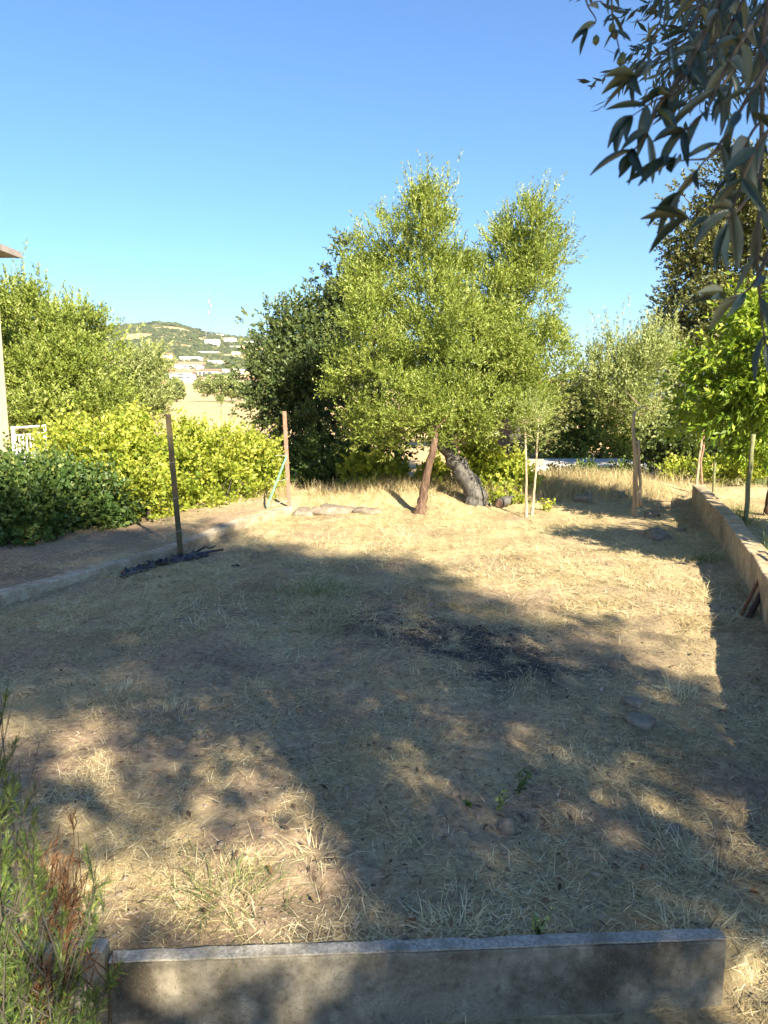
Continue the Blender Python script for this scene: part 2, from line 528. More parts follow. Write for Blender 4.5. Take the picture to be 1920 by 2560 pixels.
def make_tree(name, base, lobes, label, mat, bark, trunk, rad, rg, nclump=200, crad=0.35, per=14, slen=0.22, nl=12, llen=0.055, lwid=0.014,
              up=0.5, shell=0.5, group=None, twigs=70, cat='tree', spread=0.9, shoots=None, droop=0.0, bough=0):
    base = np.asarray(base, float)
    t = thing(name, tuple(base), label, cat, group)
    v, f, ti, cl = foliage(lobes, nclump, crad, per, slen, nl, llen, lwid, rg, up, shell, spread, droop, bough)
    mb = MB()
    tp = [np.asarray(p, float) - base for p in trunk]
    n = len(tp)
    d0 = tp[1] - tp[0]
    tq = [tp[0] - d0 * .08, tp[0] + d0 * .10, tp[0] + d0 * .28, tp[0] + d0 * .6] + tp[1:]
    tr_ = [rad * 1.75, rad * 1.4, rad * 1.12, rad * 1.02] + [rad * (1 - 0.45 * i / n) for i in range(1, n)]
    dense_p, dense_r = [], []
    for i in range(len(tq) - 1):
        for q in range(3):
            dense_p.append(tq[i] + (tq[i + 1] - tq[i]) * q / 3 + (rg.normal(size=3) * rad * .10 if i + q else 0))
            dense_r.append(tr_[i] + (tr_[i + 1] - tr_[i]) * q / 3)
    dense_p.append(tq[-1])
    dense_r.append(tr_[-1])
    mb.tube([tuple(p) for p in dense_p], dense_r, 11, jit=0.11)
    fork = tp[-1]
    nodes, nrad = [fork], [rad * (0.55 if rad > .05 else .38)]
    order = sorted(lobes, key=lambda l: np.linalg.norm(np.asarray(l[0]) - base - fork))
    for c, r in order:
        e = np.asarray(c) - base
        A_ = np.array(nodes)
        dist = np.linalg.norm(A_ - e, axis=1) + 0.35 * np.linalg.norm(A_ - fork, axis=1) + 0.25 * np.maximum(A_[:, 2] - e[2], 0)
        k0 = int(np.argmin(dist))
        r0 = nrad[k0] * 0.8
        pth = branch_path(nodes[k0], e, 6, rg, 0.07, 0.03)
        mb.tube(pth, [max(r0 * (1 - 0.7 * i / 6), rad * .05) for i in range(7)], 6)
        for i in range(1, 7):
            nodes.append(np.array(pth[i]))
            nrad.append(max(r0 * (1 - 0.7 * i / 6), rad * .06))
    A_ = np.array(nodes)
    for k in rg.choice(len(cl), min(twigs, len(cl)), replace=False):
        p = cl[k] - base
        j = int(np.argmin(np.linalg.norm(A_ - p, axis=1)))
        mb.tube(branch_path(A_[j], p, 3, rg, 0.08), [rad * 0.13, rad * 0.09, rad * 0.06, rad * 0.03], 4, cap=False)
    if shoots:
        ns, sl_ = shoots
        lc = np.array([l[0] for l in lobes])
        w_ = np.exp((cl[:, 2] - cl[:, 2].mean()) / (cl[:, 2].std() * 1.2))
        ci = rg.choice(len(cl), ns, p=w_ / w_.sum())
        near = lc[np.argmin(np.linalg.norm(cl[ci][:, None] - lc[None], axis=2), axis=1)]
        d = unit(unit(cl[ci] - near) * .5 + np.array([0, 0, 1.0]) + rg.normal(size=(ns, 3)) * .22)
        sv, sf = sprigs(cl[ci] + rg.normal(size=(ns, 3)) * crad * .6, d, sl_ * rg.uniform(.6, 1.4, ns), 26, llen, lwid, rg, .7)
        f = np.concatenate([f, sf + len(v)])
        v = np.concatenate([v, sv])
        ti = np.concatenate([ti, np.clip(rg.normal(.6, .2, len(sf)), 0, 1)])
    mb.build('trunk', bark, t, smooth_=True)
    o = link('crown', np_mesh('crown', v - base, f, mat, tint=ti), t)
    return t


def lobe(px, py, Y, rpx, rpy, ry=None):
    c = P(px, py, Y)
    s = Y / F
    return (c, np.array([rpx * s, (ry if ry else (rpx + rpy) / 2 * s), rpy * s]))


# ------------------------------------------------------------------ terrain heights
WA = G(266, 2412, 0.03)[:2]          # ends of the near edging slab (front edge of its top)
WB = G(1822, 2352, 0.03)[:2]
wdir = (WB - WA) / np.linalg.norm(WB - WA)
wnor = np.array([-wdir[1], wdir[0]])           # points into the garden
LOWER = -0.195
# left kerb (inner top edge) and right wall (inner base edge), garden side
LW = [G(px, py, 0.075)[:2] for px, py in ((0, 1488), (150, 1450), (300, 1406), (440, 1370), (620, 1298), (738, 1266))]
LW = [LW[0] + (LW[0] - LW[1]) * 3.0] + LW
RW = [G(px, py, 0.02)[:2] for px, py in ((1728, 1262), (1760, 1303), (1813, 1370), (1870, 1463), (1905, 1540))]
RW = RW + [RW[-1] + (RW[-1] - RW[-2]) * 3.5]
LWa, RWa = np.array(LW), np.array(RW)


def xline(pl, y):
    o = np.argsort(pl[:, 1])
    return np.interp(y, pl[o, 1], pl[o, 0])


HP_Y = np.array([0, 60, 100, 330, 400, 470, 640, 850, 1100, 1500, 9000])
HP_Z = np.array([0, 0.35, 0.5, 4.0, 12.5, 21, 49, 88, 70, 20, 0])
AZ_P = np.array([-4000, -900, -200, 0, 200, 290, 400, 450, 520, 600, 660, 800, 1000, 1300, 4000])
AZ_W = np.array([0.1, 0.3, 0.72, 0.84, 0.92, 0.955, 1.0, 0.99, 0.875, 0.795, 0.765, 0.66, 0.45, 0.08, 0.0])


def far_h(x, y):
    r = np.hypot(x, y)
    px = 960 + F * x / np.maximum(y, 1e-3)
    w = np.where(y > 20, np.interp(px, AZ_P, AZ_W), 0)
    z = np.interp(np.maximum(y, 0), HP_Y, HP_Z)
    field = np.interp(np.maximum(y, 0), [0, 60, 100, 330, 9000], [0, .35, .5, 4.0, 4.0])
    z = np.minimum(field, z) * np.clip(w * 1.5, 0, 1) + np.maximum(z - field, 0) * w
    p = np.c_[x, y]
    z = z + noise(p, 90, 1) * np.clip((y - 420) / 200, 0, 1) * 2.2 * w
    return z


def near_h(x, y):
    p = np.c_[x, y]
    z = noise(p, 1.4, 0) * 0.016 + noise(p, 0.42, 1) * 0.010 + noise(p, 0.15, 2) * 0.008 + noise(p, 0.06, 3) * 0.004
    lx, rx = xline(LWa, y), xline(RWa, y)
    z = z + smooth(0.02, 0.10, lx - x) * 0.065 * (y < LW[-1][1] + 0.6) + smooth(0.08, 0.16, x - rx) * 0.16 * (y < RW[0][1] + 0.4)
    # low bank at the far end under the trees
    z = z + 0.10 * smooth(10.6, 11.8, y) + 0.16 * np.exp(-((x - 3.6) / 1.6) ** 2 - ((y - 13.0) / 0.9) ** 2) * 1.2
    z = z + 0.10 * np.exp(-((x - 0.5) / 1.3) ** 2 - ((y - 11.9) / 0.7) ** 2)
    # step down to the path at the near slab, sloping beyond its right end
    q = p - WA
    s = q @ wnor
    t = q @ wdir
    lw = np.linalg.norm(WB - WA)
    beyond = np.clip((t - lw) / 0.5, 0, 1)
    w0 = 0.012 + 0.30 * beyond
    ctr = 0.024 - 0.05 * beyond
    st = smooth(-1, 1, (s - ctr) / w0)
    return z * (0.4 + 0.6 * st) + LOWER * (1 - st) * (1 - 0.35 * beyond)


def gz(x, y):
    return float(near_h(np.array([x]), np.array([y]))[0])


# ash mask: burnt patches (shape from the photograph, on the ground)
ASH = [((760, 1520), 0.5, 0.25, 0.3), ((900, 1545), 0.5, 0.25, 0.45), ((1010, 1570), 0.42, 0.20, 0.7), ((1200, 1610), 0.52, 0.24, 1.5), ((1330, 1685), 0.42, 0.20, 0.95),
       ((1160, 1690), 0.4, 0.16, 0.6), ((760, 1760), 0.3, 0.2, 0.3), ((560, 1650), 0.5, 0.2, 0.15), ((200, 1640), 0.5, 0.22, 0.25), ((420, 1560), 0.45, 0.2, 0.2),
       ((700, 1920), 0.22, 0.14, 0.5), ((560, 1500), 0.5, 0.25, 0.35), ((880, 2270), 0.25, 0.10, 0.5), ((1500, 1830), 0.3, 0.15, 0.3)]
ASHP = [(G(*c)[:2], a, b, s) for c, a, b, s in ASH]


def ash_mask(x, y):
    p = np.c_[x, y]
    jx = x + noise(p, 0.45, 3) * 0.10
    jy = y + noise(p, 0.35, 4) * 0.10
    m = np.zeros(len(x))
    for c, a, b, s in ASHP:
        m += s * np.exp(-((jx - c[0]) / a) ** 2 - ((jy - c[1]) / (b * 1.5)) ** 2)
    return np.clip(m * (0.75 + 0.35 * noise(p, 0.16, 5)), 0, 1)


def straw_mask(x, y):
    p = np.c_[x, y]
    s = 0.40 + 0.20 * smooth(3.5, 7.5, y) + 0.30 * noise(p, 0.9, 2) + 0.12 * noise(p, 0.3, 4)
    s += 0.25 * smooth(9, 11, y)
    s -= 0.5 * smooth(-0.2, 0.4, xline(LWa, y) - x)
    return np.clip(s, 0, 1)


GREEN = [(G(800, 1478), 0.30, 0.22, 0.35), (G(1900, 1195, 0.17), 0.45, 0.7, 0.9), (G(1920, 1160, 0.17), 0.6, 0.5, 0.6), (G(1765, 1390), 0.12, 0.2, 0.6)]


def green_mask(x, y):
    m = np.zeros(len(x))
    for c, a, b, s in GREEN:
        m += s * np.exp(-((x - c[0]) / a) ** 2 - ((y - c[1]) / b) ** 2)
    return np.clip(m, 0, 1)


# ------------------------------------------------------------------ ground sheets
def axis(fine0, fine1, step, lo, hi, grow=1.06, mx=0.16):
    a = list(np.arange(fine0, fine1 + 1e-6, step))
    s = step
    while a[-1] < hi:
        s = min(s * grow, mx)
        a.append(a[-1] + s)
    s = step
    while a[0] > lo:
        s = min(s * grow, mx)
        a.insert(0, a[0] - s)
    return np.array(a)


xs = axis(-1.6, 1.9, 0.02, -11, 11)
ys = axis(1.1, 2.9, 0.018, -7, 17, 1.03, 0.14)
X, Y = np.meshgrid(xs, ys)
x, y = X.ravel(), Y.ravel()
z = near_h(x, y)
edge = np.minimum.reduce([x - xs[0], xs[-1] - x, y - ys[0], ys[-1] - y])
z = z - 0.3 * (1 - smooth(0.0, 1.2, edge))
nx, ny = len(xs), len(ys)
ii = np.arange(nx * ny).reshape(ny, nx)
fq = np.stack([ii[:-1, :-1], ii[:-1, 1:], ii[1:, 1:], ii[1:, :-1]], -1).reshape(-1, 4)
me = np_mesh('ground', np.c_[x, y, z], fq, M['ground'], True)
set_attr(me, 'ash', ash_mask(x, y), 'POINT')
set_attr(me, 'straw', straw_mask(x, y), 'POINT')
set_attr(me, 'green', green_mask(x, y), 'POINT')
tag(link('ground', me), kind='structure')

# far country: a polar sheet to the horizon, sunk under the near ground
rad_ = np.concatenate([[0.5], np.geomspace(6, 9000, 150)])
ang = np.linspace(0, 2 * math.pi, 361)[:-1]
RR, AA = np.meshgrid(rad_, ang)
x, y = (RR * np.sin(AA)).ravel(), (RR * np.cos(AA)).ravel()
z = far_h(x, y)
inside = smooth(0, 1.5, np.minimum.reduce([x + 10.5, 10.5 - x, y + 6.5, 16.5 - y]))
z = z - 0.02 - 0.7 * inside
nr, na = len(rad_), len(ang)
ii = np.arange(nr * na).reshape(na, nr)
i2 = np.roll(ii, -1, 0)
fq = np.stack([ii[:, :-1], ii[:, 1:], i2[:, 1:], i2[:, :-1]], -1).reshape(-1, 4)
tag(link('terrain', np_mesh('terrain', np.c_[x, y, z], fq, M['field'], True)), kind='structure')


# ------------------------------------------------------------------ walls and slabs
def wall_run(parent, pts, width, z0, z1, mat, name, out=1, loc=(0, 0, 0), bev=0.012):
    """one section per span: pts on the inner edge; out = side of the thickness"""
    for i in range(len(pts) - 1):
        a, b = np.array(pts[i]), np.array(pts[i + 1])
        d = (b - a) / np.linalg.norm(b - a)
        n = np.array([-d[1], d[0]]) * out
        k = max(8, int(np.linalg.norm(b - a) / .045))
        mb = MB()
        rows = []
        for j in range(k + 1):
            t = 0.002 + (0.996) * j / k
            p = a + (b - a) * t
            zz = z1 + random.uniform(-0.0015, 0.0015) - (0.006 if random.random() < .03 else 0)
            e = random.uniform(-0.0015, 0.0015)
            base = len(mb.v)
            for q, h in ((p + n * e, z0), (p + n * e, zz), (p + n * width, zz + random.uniform(-.0015, .0015)), (p + n * width, z0)):
                mb.v.append((q[0] - loc[0], q[1] - loc[1], h - loc[2]))
            rows.append(base)
        for j in range(k):
            A, B = rows[j], rows[j + 1]
            for q in range(4):
                q2 = (q + 1) % 4
                mb.f.append([A + q, A + q2, B + q2, B + q])
        mb.f.append([rows[0] + q for q in range(4)][::-1])
        mb.f.append([rows[-1] + q for q in range(4)])
        mb.build(name, mat, parent, bevel=bev)


c = np.array([*((WA + WB) / 2), LOWER])
t = thing('edging_wall', tuple(c), 'long low concrete edging slab with pale chipped top edge, its face streaked dark', 'edging slab')
wall_run(t, [WA, WB], 0.046, LOWER - 0.1, 0.03, M['concrete'], 'slab', 1, c, 0.006)
wall_run(t, [WA + wnor * .002 + wdir * .003, WB + wnor * .002 - wdir * .003], 0.042, 0.0325, 0.0385, M['pale_concrete'], 'capping', 1, c, 0.003)
A2 = G(266, 2386, 0.06)[:2] + np.array([-0.006, 0.0])
B2 = G(-260, 2396, 0.06)[:2]
c = np.array([*((A2 + B2) / 2), LOWER])
t = thing('edging_wall', tuple(c), 'short concrete edging slab standing slightly higher behind the feathery green shrub', 'edging slab')
wall_run(t, [B2, A2], 0.055, LOWER - 0.1, 0.06, M['concrete'], 'slab', 1, c, 0.006)

wall_run(t, [B2 + np.array([.003, .002]), A2 + np.array([-.003, .002])], 0.051, 0.0625, 0.0685, M['pale_concrete'], 'capping', 1, c, 0.003)
c = np.array([*LW[3], 0])
t = thing('garden_kerb', tuple(c), 'low crumbling cement kerb running under the dark green iron post', 'kerb')
wall_run(t, LW, 0.16, -0.15, 0.08, M['low_wall'], 'kerb_section', 1, c, 0.008)
c = np.array([*RW[2], 0])
t = thing('boundary_wall', tuple(c), 'knee-high rendered boundary wall with stepped top and rusty bars leaning on it', 'wall')
hs = [0.335, 0.325, 0.30, 0.32, 0.335]
for i in range(len(RW) - 1):
    wall_run(t, [RW[i], RW[i + 1]], 0.17, -0.15, hs[i], M['render_wall'], 'wall_section', 1 , c, 0.012)


# ------------------------------------------------------------------ posts
def angle_post(name, px0, py0, px1, py1, zb, w, mat, label, th=0.006, cat='post', group=None):
    b = G(px0, py0, zb)
    tp = P(px1, py1, b[1])
    t = thing(name, tuple(b), label, cat, group)
    h = tp - b
    mb = MB()
    # an L-section iron: two flat legs meeting at a corner
    for (sx, sy, cx, cy) in ((w, th, 0, 0), (th, w, -w / 2, w / 2)):
        i0 = len(mb.v)
        for kz in (-0.15, 0.35, 0.7, 1.0):
            for i, j in ((-1, -1), (1, -1), (1, 1), (-1, 1)):
                mb.v.append((h[0] * kz + cx + i * sx / 2, h[1] * kz + cy + j * sy / 2 + (0.004 if sx == th else 0), h[2] * kz))
        for k in range(3):
            for q in range(4):
                q2 = (q + 1) % 4
                mb.f.append([i0 + 4 * k + q, i0 + 4 * k + q2, i0 + 4 * k + 4 + q2, i0 + 4 * k + 4 + q])
        mb.f.append([i0 + 3, i0 + 2, i0 + 1, i0])
        mb.f.append([i0 + 12, i0 + 13, i0 + 14, i0 + 15])
    mb.build('upright', mat, t)
    return t, b, tp


tA, bA, pA = angle_post('fence_post', 450, 1366, 420, 1036, 0.12, 0.055, M['green_iron'], 'tall dark green angle-iron post with no brace, on the low cement kerb')
tB, bB, pB = angle_post('fence_post', 723, 1258, 711, 1028, 0.13, 0.055, M['brown_iron'], 'reddish brown iron post held by a pale green diagonal brace')
mb = MB()
foot = G(667, 1268, 0.12)
att = bB + (pB - bB) * 0.52
mb.tube([tuple(foot - bB), tuple(att - bB)], 0.016, 6)
mb.build('brace', M['mint'], tB)
# remains of wire fence strung from the brown post
for k, fr in enumerate((0.53, 0.27, 0.03)):
    a = bB + (pB - bB) * fr
    b = a + (foot - bB) * (0.5 + 0.15 * k) * np.array([1, 1, 0])
    mb = MB().tube(branch_path(a - bB, b - bB + np.array([0, 0, -0.02 * k]), 5, rng, 0.02), 0.0035, 4)
    mb.build('wire', M['wire'], tB)
for k, fr in enumerate((0.1, 0.35, 0.62)):
    mb = MB()
    a = (pA - bA) * fr
    mb.tube([tuple(a + np.array([0.035 * math.cos(q) - 0.01, 0.035 * math.sin(q) + 0.01, 0.006 * q])) for q in np.linspace(0, 6.6, 12)], 0.002, 4)
    mb.build('wire', M['wire'], tA)


def pole(name, px0, py0, px1, py1, zb, r, mat, label, cat='pole', group=None, bend=0.01, part='shaft', Yb=None):
    b = G(px0, py0, zb) if Yb is None else P(px0, py0, Yb)
    tp = P(px1, py1, b[1])
    t = thing(name, tuple(b), label, cat, group)
    MB().tube(branch_path(np.array([0, 0, -0.12]), tp - b, 6, rng, bend), [r * 1.08, r * 1.05, r, r, r * .97, r * .95, r * 0.92], 8).build(part, mat, t, smooth_=True)
    return t, b, tp


pole('fence_pole', 1862, 1312, 1884, 1085, 0.17, 0.028, M['pole_green'], 'thick dark greenish pole beside the patch of green grass')
pole('fence_pole', 1783, 1238, 1788, 1150, 0.17, 0.022, M['pole_green'], 'short pale greenish pole standing beyond the boundary wall')
pole('wooden_stake', 1742, 1210, 1758, 1062, 0.2, 0.022, M['stake'], 'leaning pale wooden stake at the end of the boundary wall', 'stake')
pole('iron_post', 1755, 1222, 1759, 1058, 0.2, 0.018, M['brown_iron'], 'thin brown upright iron post behind the wall end, stake leaning on it', 'post')

# rusty bars leaning on the boundary wall
for (a, bpt, zz, mt, r, lb) in (((1853, 1537), (1925, 1395), 0.34, M['rust'], 0.013, 'thin orange rusted iron bar leaning against the boundary wall'),
                                ((1872, 1545), (1955, 1380), 0.37, M['dark_rust'], 0.022, 'thick blackened rusted bar leaning against the boundary wall')):
    f0 = G(a[0], a[1], 0.01)
    e0 = G(bpt[0], bpt[1], zz)
    d = (e0 - f0)
    t = thing('iron_bar', tuple(f0), lb, 'iron bar')
    MB().tube([tuple(d * k) for k in (0, 0.4, 0.8, 1.25)], r, 8).build('bar', mt, t, smooth_=True)
print('walls done')

# ------------------------------------------------------------------ far hill: houses, mast, scrub
def far_ground(px, py):
    """where a pixel's ray meets the far terrain"""
    d = ray(px, py)
    prev = None
    for Yd in np.arange(60, 1200, 2.0):
        p = np.array([0, 0, CAMH]) + d * (Yd / d[1])
        if far_h(np.array([p[0]]), np.array([p[1]]))[0] >= p[2]:
            return p
    return P(px, py, 700)


def far_house(x0, x1, yt, yb, label, wall, roof='flat', wins=(), rz=0.0, depth=9.0, group='houses on the hillside', roof_px=6):
    b = far_ground((x0 + x1) / 2, yb)
    s = b[1] / F
    w, h = (x1 - x0) * s, (yb - yt) * s
    t = thing('house', tuple(b), label, 'house', group)
    MB().box((0, depth / 2, h / 2 - 1.5), (w, depth, h + 3)).build('wall', wall, t)
    if roof == 'flat':
        MB().box((0, depth / 2, h + 0.16), (w + 0.5, depth + 0.5, 0.3)).build('roof', M['far_white'], t)
    else:
        rh = roof_px * s
        mb = MB()
        e = 0.7
        mb.v += [(-w / 2 - e, -e, h + .02), (w / 2 + e, -e, h + .02), (w / 2 + e, depth + e, h + .02), (-w / 2 - e, depth + e, h + .02),
                 (-w / 2 - e + w * .06, depth / 2, h + rh), (w / 2 + e - w * .06, depth / 2, h + rh)]
        mb.f += [[3, 2, 1, 0], [0, 1, 5, 4], [2, 3, 4, 5], [1, 2, 5], [3, 0, 4]]
        mb.build('roof', M['tile'], t)
    for (u, v, ww, hh) in wins:       # fractions of the facade
        o = MB().box((-w / 2 + u * w, -0.02, h * v), (ww * w, 0.3, hh * h)).build('window', M['far_window'], t)
        MB().box((-w / 2 + u * w, -0.25, h * v - hh * h / 2 - 0.14), (ww * w * 1.15, 0.5, 0.24)).build('sill', M['far_white'], o)
    t.rotation_euler.z = rz
    return t


W3 = [(0.2, .55, .12, .35), (0.5, .55, .12, .35), (0.8, .55, .12, .35)]
far_house(513, 548, 850, 864, 'white cubic house with an upper and lower block high on the hill below the mast', M['far_white'], 'flat', [(.3, .6, .08, .25), (.5, .6, .08, .25), (.78, .6, .08, .25)], .1)
far_house(560, 585, 846, 857, 'white flat-roofed villa high on the hill beside a long white terrace', M['far_white'], 'flat', [(.3, .55, .12, .3), (.7, .55, .1, .35)], -.1)
far_house(586, 640, 854, 860, 'long low white terrace building high on the hill', M['far_white'], 'flat', [(.2, .5, .05, .5), (.45, .5, .05, .5), (.86, .5, .05, .4)], .05)
far_house(538, 559, 836, 842, 'small cream house nearest the radio mast', M['far_cream'], 'flat', [(.5, .5, .15, .4)], .1)
far_house(575, 605, 866, 872, 'low cream house just under the white terrace building', M['far_cream'], 'flat', [(.5, .5, .15, .5)], -.05)
far_house(497, 545, 880, 889, 'ochre long house in the middle of the slope', M['far_cream'], 'flat', [(.72, .5, .2, .5), (.2, .5, .06, .5)], .05)
far_house(580, 600, 881, 891, 'small cream house on the middle of the slope', M['far_cream'], 'flat', [(.5, .55, .2, .35)], 0.1)
far_house(407, 430, 886, 895, 'small white house at the edge of the slope beside the olive trees', M['far_white'], 'tile', [(.5, .5, .3, .3)], .2, roof_px=4)
far_house(450, 499, 893, 903, 'white house with dark windows above the red-roofed apartment block', M['far_white'], 'flat', [(.15, .5, .1, .35), (.38, .5, .06, .35), (.75, .5, .2, .4)], 0)
far_house(520, 548, 902, 909, 'low pale house behind the apartment blocks', M['far_white'], 'flat', [(.5, .5, .2, .4)], -.1)
far_house(438, 505, 911, 923, 'wide white apartment block with red tiled roof', M['far_white'], 'tile', [(.37, .55, .12, .3), (.55, .55, .12, .3), (.78, .55, .12, .3), (.37, .18, .12, .2), (.55, .18, .12, .2)], .05, 11, roof_px=7)
far_house(425, 480, 931, 955, 'three-storey white apartment block with balconies and tiled roof', M['far_white'], 'tile', [(.5, .78, .26, .2), (.15, .47, .16, .2), (.5, .45, .26, .2), (.83, .47, .14, .2), (.5, .14, .26, .16), (.2, .14, .1, .16)], .05, 11, roof_px=7)
far_house(470, 545, 926, 940, 'cream yellow apartment block with four bay windows', M['far_cream'], 'tile', [(.2, .5, .12, .6), (.4, .5, .09, .55), (.54, .5, .09, .55), (.72, .5, .12, .55)], -.05, 11, roof_px=4)
far_house(556, 600, 924, 937, 'white house with a gently pitched white roof beside the cream block', M['far_white'], 'flat', [(.12, .45, .12, .2), (.64, .5, .06, .4), (.8, .4, .1, .3)], -.15)
far_house(495, 570, 948, 958, 'low house with red tiled roof behind the field tree', M['far_cream'], 'tile', [(.4, .5, .08, .5), (.8, .5, .08, .5)], .05, 9, roof_px=6)
far_house(560, 690, 950, 960, 'long low white building with brown roof next to the dark oak', M['far_white'], 'tile', [(.06, .45, .05, .5), (.16, .45, .03, .5), (.24, .45, .05, .5), (.62, .55, .5, .3)], .0, 10, roof_px=6)
far_house(310, 345, 915, 927, 'white house half hidden by the slim olive crown', M['far_white'], 'tile', W3, .1, roof_px=5)

mb_ = far_ground(528, 842)
t = thing('radio_mast', tuple(mb_), 'tall lattice radio mast standing on the shoulder of the hill', 'mast')
H = (842 - 745) * mb_[1] / F
for i, j in ((-1, -1), (1, -1), (1, 1), (-1, 1)):
    MB().tube([(i * 1.3, j * 1.3, -2), (i * 0.6, j * 0.6, H)], 0.2, 4).build('leg', M['mast'], t)
mb = MB()
for k in range(12):
    za, zb = H * k / 12, H * (k + 1) / 12
    wa, wb_ = 1.3 - .7 * k / 12, 1.3 - .7 * (k + 1) / 12
    for sx in (-1, 1):
        mb.tube([(sx * wa, -wa, za), (-sx * wb_, -wb_, zb)], 0.11, 3)
        mb.tube([(wa, sx * wa, za), (wb_, -sx * wb_, zb)], 0.11, 3)
mb.build('lattice', M['mast'], t)
MB().tube([(0, 0, H - 1), (0, 0, H + 4)], 0.18, 4).build('aerial', M['mast'], t)
for zz, xx in ((H * .75, 1.2), (H * .6, -1.1), (H * .86, -.9)):
    MB().tube([(xx, -1.0, zz - 1), (xx, -1.0, zz + 1)], 0.5, 6).build('antenna_panel', M['far_white'], t)
b = far_ground(516, 846)
t = thing('utility_pole', tuple(b), 'short dark pole with crossbar beside the radio mast', 'pole')
MB().tube([(0, 0, -1), (0, 0, 11)], 0.35, 5).build('shaft', M['mast'], t)
MB().box((0, 0, 9.5), (8, 0.4, 0.4)).build('crossbar', M['mast'], t)

# scrub covering the hill: many faceted bushes in one mass
ico_v = np.array([(0, 0, 1), (.89, 0, .45), (.28, .85, .45), (-.72, .53, .45), (-.72, -.53, .45), (.28, -.85, .45),
                  (.72, .53, -.45), (-.28, .85, -.45), (-.89, 0, -.45), (-.28, -.85, -.45), (.72, -.53, -.45)])
ico_f = np.array([(0, 1, 2), (0, 2, 3), (0, 3, 4), (0, 4, 5), (0, 5, 1), (1, 6, 2), (2, 7, 3), (3, 8, 4), (4, 9, 5), (5, 10, 1),
                  (2, 6, 7), (3, 7, 8), (4, 8, 9), (5, 9, 10), (1, 10, 6)])


def blob_cloud(cx, cy, cz, r, rg, flat=0.7):
    n = len(cx)
    v = ico_v[None] * rg.uniform(0.7, 1.3, (n, 11, 1)) * np.stack([r * rg.uniform(.8, 1.3, n), r * rg.uniform(.8, 1.3, n), r * flat * rg.uniform(.8, 1.4, n)], 1)[:, None, :]
    v = v + np.stack([cx, cy, cz], 1)[:, None, :]
    f = (ico_f[None] + (np.arange(n) * 11)[:, None, None]).reshape(-1, 3)
    return v.reshape(-1, 3), f


N = 42000
sy = rng.uniform(395, 1010, N)
spx = rng.uniform(-250, 1250, N)
sx = (spx - 960) / F * sy
keep = rng.uniform(size=N) < np.clip((sy - 380) / 280, 0.22, 0.95)
pp = np.c_[sx, sy]
keep &= noise(pp, 40, 2) > -0.55 + 0.55 * (sy < 620)
sx, sy = sx[keep], sy[keep]
sr = rng.uniform(0.8, 2.5, len(sx))
v, f = blob_cloud(sx, sy, far_h(sx, sy) + sr * 0.35, sr, rng)
ti = np.repeat(np.clip(rng.normal(.45, .2, len(sx)), 0, 1), 15)
tag(link('hillside_scrub', np_mesh('hillside_scrub', v, f, M['scrub'], tint=ti)), 'dense green scrub covering the distant hill', 'scrub', kind='stuff')

rg = np.random.default_rng(21)


def far_tree(px, yb, wpx, hpx, label, mat, Yb, group='trees at the edge of the dry field', single=False, n=34, kind='field_tree'):
    x0 = (px - 960) / F * Yb
    zb = float(far_h(np.array([x0]), np.array([float(Yb)]))[0])
    s = Yb / F
    base = np.array([x0, Yb, zb])
    w, h = wpx * s, hpx * s
    th = h * (0.35 if single else 0.12)
    lobes = [(base + np.array([rg.uniform(-.32, .32) * w, rg.uniform(-.2, .2) * w, th + (h - th) * rg.uniform(.35, .6)]), np.array([w * .28, w * .25, (h - th) * .42])) for _ in range(5)]
    make_tree(kind, base, lobes, label, mat, M['bark'], [base, base + np.array([0, 0, th])], h * .035, rg, nclump=n * 5, crad=h * .13, per=14, slen=h * .07, nl=6,
              llen=h * .075, lwid=h * .05, twigs=8, group=None)


far_tree(555, 992, 120, 60, 'broad olive grove tree at the far edge of the dry field', M['olive_pale'], 170)
far_tree(448, 1003, 50, 55, 'rounded grey-green tree at the field edge below the white apartment block', M['olive_pale'], 165)
far_tree(620, 985, 90, 42, 'low pale tree at the field edge touching the dark oak', M['olive_pale'], 185)
far_tree(557, 1018, 17, 30, 'tiny lone tree standing out in the dry field', M['olive_pale'], 120, single=True, n=14)

# ------------------------------------------------------------------ neighbouring house at the frame edge and its white railing
hb = P(27, 1150, 14.0)
hx = hb[0]
t = thing('house', (hx, 14.0, 0), 'cream rendered house corner with grey eave beside the olive trees', 'house')
MB().box((-3.0, -3.5, 2.1), (6.0, 7.0, 4.4)).build('wall', M['cream'], t)
ez = P(10, 630, 14.0)[2]
mb = MB()
y0_, y1_ = -7.4, .25
mb.v += [(-6.4, y0_, ez - .06), (.27, y0_, ez - .06), (.27, y1_, ez - .06), (-6.4, y1_, ez - .06), (-6.4, y0_, ez + .05), (.27, y0_, ez + .05), (.27, y1_, ez + .05), (-6.4, y1_, ez + .05), (-3.1, y0_ + 3, ez + 1.3), (-3.1, y1_ - 3, ez + 1.3)]
mb.f += [[3, 2, 1, 0], [0, 1, 5, 4], [1, 2, 6, 5], [2, 3, 7, 6], [3, 0, 4, 7], [4, 5, 8], [5, 6, 9, 8], [6, 7, 9], [7, 4, 8, 9]]
mb.build('roof', M['eave'], t)
MB().box((.33, -3.6, ez - .02), (.10, 7.6, .11)).build('gutter', M['eave'], t)

